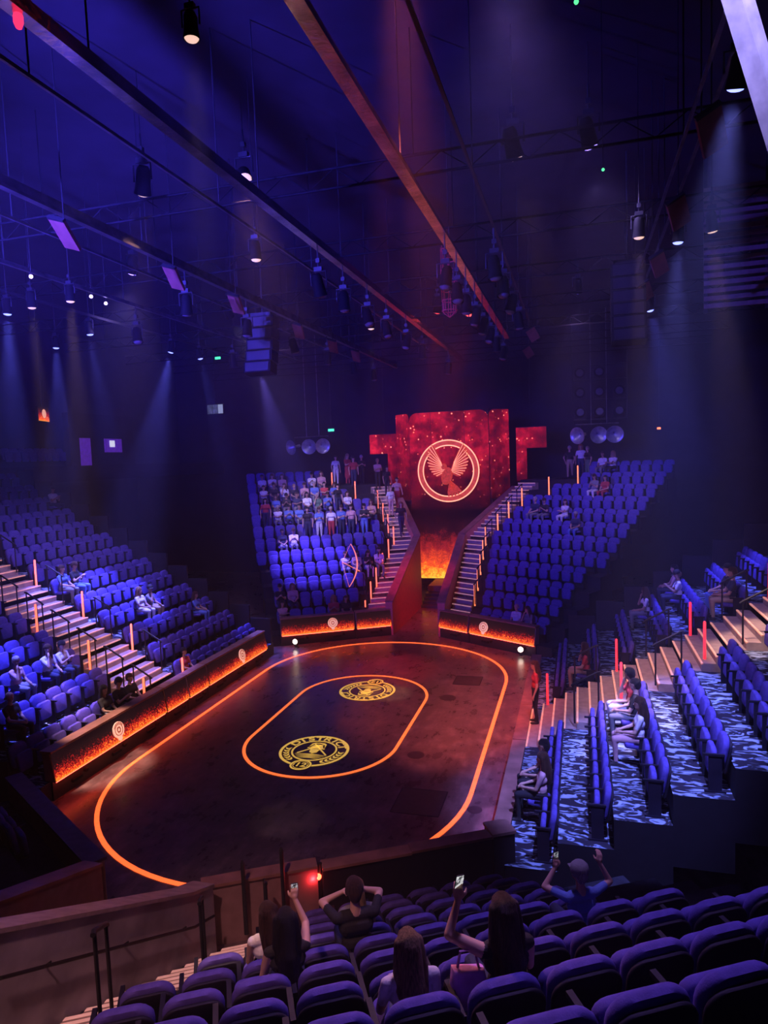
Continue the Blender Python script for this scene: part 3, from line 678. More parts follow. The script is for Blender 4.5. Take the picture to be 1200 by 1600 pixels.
def floor_emblem(y, rz, label):
    root = empty('floor_emblem', (0, y, .004), rz); tag(root, label, 'emblem', 'gold emblems glowing on the arena floor')
    Z0, Z1 = 0, .004
    flat_ring(MB(), .845, .915, Z0, Z1).build('outer_ring', M_GOLD, root)
    flat_ring(MB(), .555, .60, Z0, Z1).build('inner_ring', M_GOLD, root)
    mb = MB()
    for i, ch in enumerate('DISTRICT'):
        a = math.radians(90 + (3.5 - i) * 18.0)
        v, f = glyph(ch, .29)
        mb.add([(p[0] * 1.3, p[1], Z1) for p in v], f, Matrix.Translation(((.722) * math.cos(a), .722 * math.sin(a), 0)) @ Matrix.Rotation(a - math.pi / 2, 4, 'Z'))
    mb.build('lettering', M_GOLD, root)
    for s_ in (-1, 1):
        br = MB()
        for i in range(6):
            a = math.radians(-90 + s_ * (32 + i * 10.5)); r = .72
            for k in (-1, 1): leaf(br, r * math.cos(a), r * math.sin(a), a + s_ * math.pi / 2 + k * .62, .15, .030, Z0, Z1)
        br.build('leaf_branch', M_GOLD, root)
    # miner's helmet between two crossed tools above a mound
    hm = MB().prism([(-.17 * math.cos(math.pi * i / 10) , .16 + .20 * math.sin(math.pi * i / 10)) for i in range(11)], Z0, Z1)
    hm.box(-.24, .24, .11, .15, Z0, Z1).prism([(-.13, .08), (.13, .08), (.10, -.10), (0, -.17), (-.10, -.10)], Z0, Z1)
    hm.build('helmet', M_GOLD, root)
    for s_ in (-1, 1):
        T = Matrix.Rotation(s_ * .72, 4, 'Z')
        tl = MB().box(-.020, .020, -.42, .36, Z0, Z1, T @ Matrix.Translation((s_ * .16, 0, 0)))
        tl.prism([(-.20, .30), (-.04, .37), (.06, .37), (.20, .28), (.05, .43), (-.05, .43)], Z0, Z1, T @ Matrix.Translation((s_ * .16, 0, 0)))
        tl.build('tool', M_GOLD, root)
    md = MB()
    for k in range(4): md.prism([(-.44 + .05 * k, -.26 - .065 * k), (0, -.20 - .065 * k), (.44 - .05 * k, -.26 - .065 * k), (0, -.235 - .065 * k)], Z0, Z1)
    md.build('mound', M_GOLD, root)
    bd = empty('number_badge'); bd.parent = root; bd.location = (-.02, -.86, .0)
    MB().lathe([(0, .0042), (.285, .0042), (.285, .006), (0, .006)], 40).build('badge_ground', M_BLACK, bd)
    flat_ring(MB(), .225, .275, .006, .009, 40).build('badge_ring', M_GOLD, bd)
    flat_ring(MB(), .185, .20, .006, .009, 40).build('badge_ring', M_GOLD, bd)
    v, f = glyph('12', .30); nb = MB().add([(p[0], p[1], .009) for p in v], f)
    for s_ in (-1, 1): nb.lathe([(0, .006), (.016, .006), (.016, .009), (0, .009)], 10, Matrix.Translation((s_ * .175, 0, 0)))
    nb.build('number', M_GOLD, bd)
floor_emblem(-2.31, 0, 'gold round emblem reading DISTRICT 12 nearer the viewer')
floor_emblem(2.31, math.pi, 'gold round emblem reading DISTRICT 12 turned toward the screen')

# trapdoors and worn patches in the floor
M_TRAP = mat('trapdoor_board', (0.05, 0.035, 0.04), .45, var=.3)
for k, (x0, x1, y0, y1, lab) in enumerate(((2.76, 3.80, -4.85, -3.76, 'square trapdoor outline near the front of the arena floor'), (2.62, 3.5, 3.4, 4.3, 'square trapdoor outline near the far end of the floor'))):
    o = empty('trapdoor', ((x0 + x1) / 2, (y0 + y1) / 2, 0)); tag(o, lab, 'trapdoor', 'trapdoors in the arena floor')
    w, h = (x1 - x0) / 2, (y1 - y0) / 2
    MB().box(-w, w, -h, h, .0005, .003).build('lid', M_TRAP, o)
    mb = MB()
    for a in (-1, 1): mb.box(-w, w, a * h - .012, a * h + .012, .001, .005).box(a * w - .012, a * w + .012, -h, h, .001, .005)
    mb.build('seam', M_BLACK, o)
for (x, y, r, lab) in ((2.66, -2.05, .22, 'dark round floor cap beside the inner oval, nearer one'), (2.7, 2.12, .26, 'dark round floor cap beside the inner oval, farther one'), (4.5, -4.4, .16, 'dark floor cap outside the orange line')):
    o = MB().lathe([(0, .0005), (r, .0005), (r, .004), (0, .004)], 24, Matrix.Translation((x, y, 0))).build('round_floor_plate', M_TRAP); tag(o, lab, 'floor plate')

# small floor lamps at the foot of the ember panels
for (x, y, ax, lab) in ((-4.45, 6.75, .6, 'small bright white lamp at the foot of the far left ember panel'), (4.55, 6.95, -.6, 'small bright white lamp at the foot of the far right ember panel')):
    o = empty('floor_lamp', (x, y, 0), 0); tag(o, lab, 'lamp')
    MB().box(-.05, .05, .0, .12, 0, .16).build('bracket', M_METAL, o)
    MB().lathe([(.0, -.10), (.09, -.10), (.12, .0), (.10, .02), (.0, .02)], 18, Matrix.Translation((0, 0, .25)) @ Matrix.Rotation(math.radians(90), 4, 'X')).build('housing', M_FIX, o, True)
    MB().ball((0, -.05, .25), (.10, .05, .10), 16).build('lens', M_LENS_WHITE, o, True)
    l = bpy.data.lights.new('floor_lamp', 'SPOT'); l.energy = 40; l.color = (1, .7, .5); l.spot_size = math.radians(60); l.spot_blend = .6
    q = bpy.data.objects.new('floor_lamp_light', l); COL.objects.link(q); q.parent = o; q.location = (0, -.14, .26)
    q.rotation_euler = Vector((ax, -1.0, .45)).to_track_quat('-Z', 'Y').to_euler()

# ------------------------------------------------------------------ ring emblem in front of the video wall (plain bird in a ring)
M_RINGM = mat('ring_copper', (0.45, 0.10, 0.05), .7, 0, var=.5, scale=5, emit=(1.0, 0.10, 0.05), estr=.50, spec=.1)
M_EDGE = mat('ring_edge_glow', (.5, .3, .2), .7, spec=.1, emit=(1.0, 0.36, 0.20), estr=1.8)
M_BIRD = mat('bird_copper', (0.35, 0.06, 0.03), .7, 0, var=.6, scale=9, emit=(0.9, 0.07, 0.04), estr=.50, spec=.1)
eb = empty('ring_emblem', (0.03, 17.6, 6.75)); tag(eb, 'glowing copper ring with a winged bird hanging before the video wall', 'emblem')
RX = Matrix.Rotation(math.pi / 2, 4, 'X')
MB().lathe([(1.38, -.05), (1.62, -.05), (1.62, .05), (1.38, .05), (1.38, -.05)], 64, RX, cap=False).build('ring', M_RINGM, eb)
for r in (1.64, 1.36): MB().path([(r * math.cos(t), -.05, r * math.sin(t)) for t in [2 * math.pi * i / 64 for i in range(64)]], .032, 8, closed=True).build('ring_edge', M_EDGE, eb, True)
def feather(L, w):
    o = [(0, -.02), (L * .25, -w * .75), (L * .7, -w), (L * .93, -w * .5), (L, 0), (L * .9, w * .55), (L * .55, w * .7), (0, .03)]
    return o
def bird_wing(parent, root_pt, a0, a1, n, L0, L1):
    wg = empty('wing'); wg.parent = parent
    for i in range(n):
        t = i / (n - 1); a = math.radians(a0 + (a1 - a0) * t); L = L0 + (L1 - L0) * t ** .8
        T = Matrix.Translation((root_pt[0] + .42 * t * math.cos(math.radians(a1)), -.10 - .012 * i, root_pt[1] + .42 * t * math.sin(math.radians(a1)))) @ Matrix.Rotation(-a, 4, 'Y')
        MB().pad(feather(L, .10 + .03 * (1 - t)), -.02, .02, .012, T).build('feather', M_BIRD, wg)
        MB().path([tuple(T @ Vector((L * q, -.028, 0))) for q in (.05, .5, .97)], .012, 6).build('quill', M_EDGE, wg)
    return wg
MB().ball((0, -.10, -.28), (.30, .14, .48), 20, Matrix.Rotation(0.25, 4, 'Y')).build('body', M_BIRD, eb, True)
hd = MB().ball((-.22, -.12, .24), (.17, .12, .17), 16).tube((-.36, -.13, .25), (-.58, -.13, .20), .07, 8, .01); hd.build('head', M_BIRD, eb, True)
bird_wing(eb, (-.10, .0), 205, 118, 11, .62, 1.22)
bird_wing(eb, (.12, .0), -25, 62, 11, .62, 1.22)
tl = empty('tail'); tl.parent = eb
for i in range(5):
    T = Matrix.Translation((.12, -.10, -.55)) @ Matrix.Rotation(math.radians(46 + i * 13), 4, 'Y')
    MB().pad(feather(.85, .10), -.02, .02, .012, T).build('feather', M_BIRD, tl)
for s_ in (-1, 1): MB().tube((s_ * .9, .0, 1.35), (s_ * .9, .0, 7.4), .012, 6).build('wire', M_METAL, eb)

# ------------------------------------------------------------------ stair light tubes and rails
def light_tube(p, h, m, label, group, r=.032):
    o = empty('light_tube', p); tag(o, label, 'light tube', group)
    MB().lathe([(.05, 0), (.05, .03), (.02, .05), (.0, .05)], 10).build('foot', M_METAL, o)
    MB().lathe([(.0, .05), (r, .05), (r, h), (r * .5, h + .02), (0, h + .02)], 10).build('glowing_tube', m, o, True)
    MB().box(-.012, .012, r, r + .03, .02, h + .01).build('spine', M_METAL, o)
def on_slope(b, d): return b.zf(0) + b.dz * (d - b.edge(0)) / b.dd
def stair_rail(b, u, d, label, group, L=.55, h=.92):
    o = empty('stair_rail', b.P(u, d, on_slope(b, d) + .01), b.rz); tag(o, label, 'handrail', group)
    rise = L * b.dz / b.dd
    for y, z in ((0, 0), (-L, rise)): MB().tube((0, y, z - .04), (0, y, z + h), .020, 8).build('post', M_METAL, o)
    MB().path([(0, .06, h - .05), (0, 0, h), (0, -L, h + rise), (0, -L - .06, h + rise)], .026, 8).build('rail', M_METAL, o, True)
b = ST['L']
for r in (0, 2, 4, 6, 8):
    for u, nm in ((.10, 'far'), (-1.88, 'near')):
        light_tube(b.P(u, b.edge(r) + .42, b.zf(r) + .02), 1.02, M_TUBE, 'orange light tube on the %s side of the left stairs, %s row' % (nm, ORD[r]), 'orange tubes on the left stairs')
for r in range(0, 9):
    stair_rail(b, -1.80, b.edge(r) + .25, 'black handrail on the near side of the left stairs, %s row' % ORD[r], 'handrails on the left stairs')
    if r % 2 == 1: stair_rail(b, .06, b.edge(r) + .25, 'black handrail on the far side of the left stairs, %s row' % ORD[r], 'handrails on the left stairs')
b = ST['R']
for r in (0, 2, 4, 6):
    for u, nm in ((.36, 'far'), (-1.70, 'near')):
        if r == 0 and nm == 'near': continue
        light_tube(b.P(u, b.edge(r) + .42, b.zf(r) + .02), 1.02, M_TUBE_RED, 'red light tube on the %s side of the right stairs, %s row' % (nm, ORD[r]), 'red tubes on the right stairs')
for r in range(1, 8):
    for u, nm in ((.30, 'far'), (-1.95, 'near')):
        if r % 2: stair_rail(b, u, b.edge(r) + .25, 'thin black handrail on the %s side of the right stairs, %s row' % (nm, ORD[r]), 'handrails on the right stairs')
TFL = [(2.27, 10.29, 1.07), (2.28, 11.23, 1.54), (2.26, 12.3, 2.06), (2.25, 13.36, 2.59), (2.25, 14.38, 3.10), (2.75, 15.2, 3.65), (3.22, 15.99, 4.17), (3.80, 17.0, 4.80), (5.14, 17.23, 5.33), (6.56, 17.45, 5.85)]
for i, (x, y, z) in enumerate(TFL):
    light_tube((-x, y, z), 1.0, M_TUBE, 'orange-red light tube on the stairs left of the screen, %s from the bottom' % ORD[i], 'orange tubes left of the screen')
    light_tube((x + .12, y - .1, z), .95, M_TUBE_AMB, 'amber light tube on the stairs right of the screen, %s from the bottom' % ORD[i], 'amber tubes right of the screen')
light_tube((-2.5, 10.12, .9), .35, M_TUBE, 'stubby orange light tube at the foot of the stairs left of the screen', 'orange tubes left of the screen')
for key in ('FL', 'FR'):
    b = ST[key]
    for i in range(0, 9):
        d = b.edge(i) + .5
        if i > 0: stair_rail(b, st_out(d) + .16, d, 'thin dark handrail on stairs %s of the screen, %s from the bottom' % ('left' if key == 'FL' else 'right', ORD[i - 1]), 'handrails beside the screen', .45, .85)
b = ST['NR']
for i, d in enumerate((.75, 2.2, 3.7, 5.2)):
    stair_rail(b, st_out(d) - .25, d, 'heavy black handrail on the near stairs, %s from the bottom' % ORD[i], 'handrails on the near stairs', .55, 1.0)
for i, (u, d, h) in enumerate(((.55, .45, 1.15), (-.55, 1.1, 1.15), (1.15, .45, 1.25))):
    p = b.P(u, d, on_slope(b, .75)); o = empty('black_post', p); tag(o, ['slim black post at the foot of the near stairs', 'stout black post beside the grey wall', 'slim black post in front of the red-lit near wall'][i], 'post')
    MB().tube((0, 0, 0), (0, 0, h), .035, 10).build('shaft', M_METAL, o, True); MB().tube((0, 0, h), (0, 0, h + .05), .035, 10, .01).build('tip', M_METAL, o)

# end boards that close the rows of the left and right stands
for key, u, rows in (('L', 5.62, range(0, 13)), ('R', 5.32, range(1, 9))):
    b = ST[key]
    root = empty('end_wall'); tag(root, 'dark stepped end wall of the ' + NAMES[key], None, None, 'structure')
    for r in rows:
        a, c = b.edge(r), b.edge(r + 1)
        MB().prism(plan(b, [(u, a + .02), (u + .08, a + .02), (u + .08, c - .02), (u, c - .02)]), b.zf(r) - 1, b.zf(r) + 1.0).build('end_board', M_RISER, root)

# ------------------------------------------------------------------ bow hanging over the crowded stand
M_BOW = mat('bow_glow', (1, .5, .3), .4, emit=(1.0, 0.20, 0.09), estr=1.3)
bw = empty('hanging_bow', (-3.05, 10.0, 2.85)); tag(bw, 'glowing orange bow with an arrow hanging over the far left seats', 'bow')
arc = []
for i in range(17):
    t = -1 + i / 8.0; arc.append((.02 + .34 * (1 - t * t) - .13 * t * 0 - .15 * (1 - t) * .5, 0, .97 * t))
MB().path(arc, [.012 + .022 * math.sin(math.pi * i / 16) for i in range(17)], 8).build('limb', M_BOW, bw, True)
MB().path([arc[-1], (-.42, 0, .16), arc[0]], .006, 6).build('string', M_BOW, bw)
MB().tube((-.42, 0, .16), (.34, .0, -.22), .014, 6).tube((.34, 0, -.22), (.42, 0, -.26), .035, 8, .002).build('arrow', M_BOW, bw)
MB().tube(arc[-1], (arc[-1][0], 0, 9.1), .004, 5).build('wire', M_METAL, bw)

# ------------------------------------------------------------------ horns, lamp rack, signs, balcony
M_HORN = mat('horn_grey', (0.45, 0.42, 0.46), .4, .5)
def horn_cluster(x, y, z, aims, label):
    o = empty('horn_cluster', (x, y, z)); tag(o, label, 'loudspeakers')
    MB().tube((-1.1, 0, .55), (1.1, 0, .55), .035).tube((-.3, 0, .55), (-.3, 0, 15 - z), .02).tube((.5, 0, .55), (.5, 0, 15 - z), .02).build('bar', M_ALU, o)
    for i, (dx, ax) in enumerate(aims):
        T = Matrix.Translation((dx, 0, 0)) @ Vector((ax, -1, -.15)).to_track_quat('Z', 'Y').to_matrix().to_4x4()
        h = MB().lathe([(.06, -.42), (.09, -.40), (.10, -.25), (.07, -.18), (.10, -.02), (.19, .12), (.32, .24), (.44, .30), (.455, .31), (.43, .305), (.30, .235), (.17, .10), (.08, -.02), (.0, -.05)], 26, T, cap=False)
        hp = h.build('horn', M_HORN, o, True)
        MB().tube((dx, 0, .0), (dx, 0, .55), .02, 6).build('hanger', M_METAL, hp)
horn_cluster(-8.72, 20, 8.46, ((-1.1, -.5), (-.1, .15), (.62, .8)), 'three grey horn loudspeakers hanging above the crowded stand')
horn_cluster(7.7, 20, 8.40, ((-.85, -.7), (.0, .25), (.85, .1)), 'three grey horn loudspeakers hanging above the right seats')
rk = empty('lamp_rack', (7.85, 20.3, 9.2)); tag(rk, 'dark rack of round stage lamps right of the video wall', 'lamp rack')
for z in (0.0, 1.05, 2.1, 2.9): MB().tube((-1.4, 0, z), (1.4, 0, z), .03).build('crossbar', M_METAL, rk)
for x in (-1.4, 1.4): MB().tube((x, 0, -.2), (x, 0, 5.5), .03).build('upright', M_METAL, rk)
k = 0
for j, z in enumerate((0.0, 1.05, 2.1)):
    for i in range(3):
        if j == 2 and i == 2: continue
        x = -1.0 + i
        lp = MB().lathe([(.0, -.26), (.16, -.26), (.24, -.16), (.26, .10), (.28, .16), (.25, .18), (.0, .14)], 18, Matrix.Translation((x, 0, z + .42)) @ RX).build('round_lamp', M_FIX, rk, True)
        MB().path([(x - .31, 0, z + .42), (x - .31, 0, z + .05), (x + .31, 0, z + .05), (x + .31, 0, z + .42)], .025, 6).build('yoke', M_METAL, lp)
        MB().lathe([(0, .15), (.22, .15), (.22, .17), (0, .17)], 16, Matrix.Translation((x, 0, z + .42)) @ RX).build('lens', M_LENS_OFF, lp)
M_EXIT = mat('green_sign', (.1, .6, .4), .4, emit=(.08, 1.0, .45), estr=1.6)
for (x, y, z, lab) in ((-7.8, 21, 9.40, 'small green exit sign above the horn loudspeakers'), (-14.7, 20, 14.15, 'small green exit sign high under the rig')):
    o = empty('exit_sign', (x, y, z)); tag(o, lab, 'sign', 'green exit signs')
    MB().box(-.22, .22, .0, .06, -.10, .10).build('case', M_METAL, o); MB().box(-.19, .19, -.012, 0, -.075, .075).build('lit_face', M_EXIT, o)
    MB().tube((0, .03, .1), (0, .03, 15 - z), .015).build('hanger', M_METAL, o)
M_MON = mat('monitor_grey_glow', (.3, .3, .35), .4, var=.9, scale=3.2, emit=(.30, .34, .42), estr=.16)
o = empty('wall_monitor', (-16.8, 23.0, 11.3)); tag(o, 'grey multi-view monitor high on the back wall', 'monitor')
MB().box(-.62, .62, 0, .08, -.35, .35).build('case', M_BLACK, o)
for i in range(3): MB().box(-.58 + .40 * i, -.22 + .40 * i, -.01, 0, -.3, .3).build('pane', M_MON if i < 2 else mat('monitor_white', (.8, .8, .9), .4, emit=(.7, .8, .95), estr=.35), o)
MB().tube((0, .04, .35), (0, .04, 3.7), .03).build('hanger', M_METAL, o)
o = empty('warning_lamp', (10.9, 21.0, 8.6)); tag(o, 'tiny orange lamp glowing above the right seats', 'lamp')
MB().box(-.12, .12, 0, .1, -.08, .08).build('case', M_METAL, o); MB().box(-.10, .08, -.012, 0, -.06, .05).build('lit_face', mat('warn', (1, .4, .1), .4, emit=(1, .22, .08), estr=2.2), o); MB().tube((0, .05, .08), (0, .05, 6.4), .015).build('hanger', M_METAL, o)
# balcony behind the left stand
structure('floor_balcony', MB().box(-23.9, -16.9, -6, 23.9, 7.0, 7.75), M_WALL, 'dark balcony floor behind the left stand')
structure('wall_balcony', MB().box(-20.6, -20.3, -6, 23.9, 7.75, 15), M_WALL, 'dark balcony rear wall')
for i in range(8):
    r0 = empty('balcony_seat', (-17.45, 5.85 + .46 * i, 7.75), -math.pi / 2); tag(r0, 'grey-violet balcony seat, %s from the left' % ORD[i], 'seat', 'balcony seats')
    for nm, me in SEAT_UP[:3]: link(nm, me, r0)
M_PURP = mat('purple_glow', (.2, .05, .5), .6, emit=(.10, .02, .42), estr=.55)
structure('door_1', MB().box(-18.24, -18.16, 11.50, 12.24, 7.75, 9.20), M_PURP, 'purple-lit doorway on the left balcony')
o = structure('window_1', MB().box(-18.24, -18.16, 13.40, 14.80, 8.46, 9.20), M_PURP, 'purple-lit booth window on the left balcony')
MB().box(-18.15, -18.12, 13.75, 14.15, 8.75, 9.1).build('bright_pane', mat('booth_white', (.9, .9, 1), .4, emit=(.75, .75, .9), estr=.9), o)
structure('wall_booth', MB().box(-18.6, -18.25, 10.8, 16.0, 7.75, 10.5), M_WALL, 'dark booth wall on the left balcony')
o = empty('television', (-17.0, 7.75, 10.15), -math.pi / 2 + .35); tag(o, 'small television showing a round emblem over flames', 'television')
MB().box(-.60, .60, -.05, .05, -.34, .34).build('case', M_BLACK, o)
tvm = fire_ribbon_mat(.8); tvm.name = 'television_flames'
MB().box(-.56, .56, -.0, .012, 0, .60).build('display', tvm, o, loc=(0, .05, -.30))
MB().lathe([(0, 0), (.2, 0), (.2, .015), (0, .015)], 24, Matrix.Translation((0, .064, .04)) @ Matrix.Rotation(-math.pi / 2, 4, 'X')).build('emblem_disc', M_BADGE, o)
MB().tube((0, 0, .34), (0, 0, 4.85), .03).build('hanger', M_METAL, o)

# ------------------------------------------------------------------ lighting rig
RZ = 12.0
def rail(x, y0, y1, label, w=.15, h=.22, z=RZ, m=M_ALU, slots=True):
    o = empty('ceiling_rail', (x, y0, z)); tag(o, label, 'rail', 'rails of the lighting rig')
    L = y1 - y0
    MB().box(-w / 2, w / 2, 0, L, 0, h * .25).build('flange', m, o)
    MB().box(-w * .12, w * .12, 0, L, h * .25, h).build('web', m, o)
    n = int(L / 4)
    for i in range(n + 1): MB().tube((0, L * i / max(1, n), h), (0, L * i / max(1, n), 15 - z), .012, 6).build('drop_rod', M_METAL, o)
    return o
rail(4.13, -24, 9, 'bright flat rail running from the top centre toward the screen', .19, m=M_RAIL)
rail(1.50, -24, 14, 'long rail left of the bright one, running toward the screen', .17, m=M_RAIL)
rail(-1.95, -22, 15, 'grey rail carrying the tilted baffles, running toward the screen', .13)
rail(8.28, -20, 6, 'thin double rail at the upper right, inner strand', .05, .08)
rail(8.52, -20, 6, 'thin double rail at the upper right, outer strand', .05, .08)
rail(5.18, -20, 6, 'thin dark rail just right of the bright one', .05, .08, m=M_METAL)
rail(.75, -20, 10, 'thin pipe along the rig between the two long rails', .04, .06)
rail(-2.9, -20, 12, 'thin pipe left of the baffle rail', .04, .06)
rail(-5.1, -18, 10, 'grey pipe over the front of the left stand', .07, .10)
rail(-7.0, -18, 12, 'dim pipe over the middle of the left stand', .05, .08, m=M_METAL)
for i, y in enumerate(range(-6, 20, 4)):
    o = empty('cross_truss', (0, y, 12.5)); tag(o, 'dark cross truss over the hall, %s from the viewer' % ORD[i], 'truss', 'cross trusses')
    for dz in (0, .35): MB().tube((-14, 0, dz), (13, 0, dz), .025, 6).build('chord', M_RIGDARK, o)
    lc = MB()
    for j in range(54): lc.tube((-14 + .5 * j, 0, .35 * (j % 2)), (-13.5 + .5 * j, 0, .35 * ((j + 1) % 2)), .010, 5)
    lc.build('lacing', M_RIGDARK, o)
    for x in (-12, -4, 4, 12): MB().tube((x, 0, .35), (x, 0, 2.5), .012, 5).build('drop_rod', M_RIGDARK, o)

def aim_q(a, t): return (Vector(t) - Vector(a)).to_track_quat('-Z', 'Y')
_body = MB().lathe([(.0, .34), (.09, .34), (.13, .26), (.14, .02), (.155, -.10), (.165, -.16), (.15, -.165), (.14, -.10)], 16, cap=False)
FIX_BODY = _body.mesh('lamp_body', M_FIX, True)
FIX_YOKE = MB().path([(-.19, 0, .08), (-.19, 0, .40), (.19, 0, .40), (.19, 0, .08)], .02, 6).box(-.10, .10, -.05, .05, .40, .50).mesh('yoke', M_METAL)
FIX_CLAMP = MB().tube((0, 0, .50), (0, 0, .95), .02, 6).box(-.05, .05, -.04, .04, .60, .70).mesh('clamp', M_METAL)
def lens_mesh(m): return MB().lathe([(.0, -.205), (.06, -.20), (.11, -.18), (.138, -.145), (.142, -.125), (0, -.125)], 18).mesh('lens', m, True)
LENS = {'blue': lens_mesh(M_LENS_BLUE), 'warm': lens_mesh(M_LENS_WARM), 'off': lens_mesh(M_LENS_OFF), 'red': lens_mesh(mat('red_lens', (1, .1, .1), .3, emit=(1, .06, .06), estr=4)), 'violet': lens_mesh(mat('violet_lens', (.5, .3, 1), .3, emit=(.35, .22, 1.0), estr=4))}
SPOTS = []
def fixture(loc, target, lens, label, group='stage lamps in the lighting rig', power=0, color=(1, 1, 1), angle=30, blend=.5, name='stage_lamp', size=.10, scale=1.0, pipe=True):
    o = empty(name, loc); tag(o, label, 'stage lamp', group); o.scale = (scale,) * 3
    q = aim_q(loc, target)
    bd = link('lamp_body', FIX_BODY, o); bd.rotation_euler = q.to_euler()
    link('lens', LENS[lens], bd)
    link('yoke', FIX_YOKE, o); link('clamp', FIX_CLAMP, o)
    if pipe and loc[2] + .95 * scale < 15: MB().tube((0, 0, .9), (0, 0, (15 - loc[2]) / scale), .010, 5).build('drop_pipe', M_METAL, o)
    if power:
        SPOTS.append((Vector(loc), (Vector(target) - Vector(loc)).normalized(), math.radians(angle) / 2))
        l = bpy.data.lights.new(name, 'SPOT'); l.energy = power; l.color = color; l.spot_size = math.radians(angle); l.spot_blend = blend; l.shadow_soft_size = size
        k = bpy.data.objects.new('beam_source', l); COL.objects.link(k); k.parent = o
        k.rotation_euler = q.to_euler(); k.location = q @ Vector((0, 0, -.24))
    return o
# lamps whose beams show in the haze
BEAMS = [
 ((3.18, -11.98, 11.72), (3.18, -11.9, 0), 'warm', WARM, 2733, 11, 'pale round lamp shining straight down near the top left'),
 ((-4.72, -4.51, 11.6), (-4.9, -4.3, 0), 'warm', WARM, 8320, 14, 'warm lamp with the tallest beam over the left stand'),
 ((-5.96, -4.38, 11.6), (-6.1, -3.8, 0), 'warm', WARM, 9331, 10, 'warm lamp with a thin beam over the left stand'),
 ((-6.98, -4.09, 11.6), (-7.3, -4.1, 2), 'blue', BLUE, 27700, 22, 'blue lamp at the far left edge over the left stand'),
 ((-9.44, 0.30, 11.6), (-9.6, 0.2, 3), 'blue', BLUE, 21868, 22, 'small blue lamp lowest over the left stand'),
 ((-7.04, -1.04, 11.6), (-6.4, -.4, 2), 'blue', BLUE, 12246, 18, 'dim blue lamp behind the tallest warm beam'),
 ((-6.83, 2.82, 11.6), (-9.0, 2.0, 3), 'blue', BLUE, 24785, 25, 'blue lamp slanting down to the left over the left stand'),
 ((-6.76, 4.54, 11.6), (-5.2, 5.2, 2), 'blue', BLUE, 9331, 16, 'dim blue lamp slanting right beside the green sign'),
 ((-6.49, 8.88, 11.6), (-5.4, 11.0, 3), 'blue', (.22, .16, 1.0), 18953, 28, 'blue lamp slanting right toward the crowded stand'),
 ((0.72, -5.74, 11.6), (0.72, -5.6, 0), 'warm', WARM, 380, 9, 'dim grey lamp with a thin vertical beam in the middle of the rig'),
 ((0.70, 1.99, 11.6), (0.75, 2.2, 0), 'warm', (1, .7, .45), 1640, 9, 'dim lamp with a thin vertical beam left of the screen'),
 ((8.50, -9.43, 11.6), (7.4, -5.0, 1.5), 'blue', (.22, .24, 1.0), 11846, 32, 'brightest blue lamp at the upper right with a broad beam'),
 ((7.89, -4.17, 11.6), (7.9, -3.2, 0), 'warm', WARM, 4374, 15, 'warm lamp shining down in the upper right cluster'),
 ((9.17, -4.02, 11.6), (10.6, -1.6, 3), 'warm', WARM, 4738, 17, 'warm lamp slanting right in the upper right cluster'),
 ((8.66, -3.52, 11.6), (8.2, -3.2, 2), 'blue', (.20, .22, 1.0), 9112, 24, 'blue lamp between the two warm ones at the upper right'),
 ((8.77, 3.19, 11.6), (10.2, 3.0, 4), 'blue', BLUE, 6561, 28, 'small blue lamp lowest in the upper right cluster'),
]
for loc, tg, ln, colr, pw, an, lab in BEAMS: fixture(loc, tg, ln, lab, power=pw, color=colr, angle=an, blend=.6, scale=.5 if loc[1] < -10 else .72)
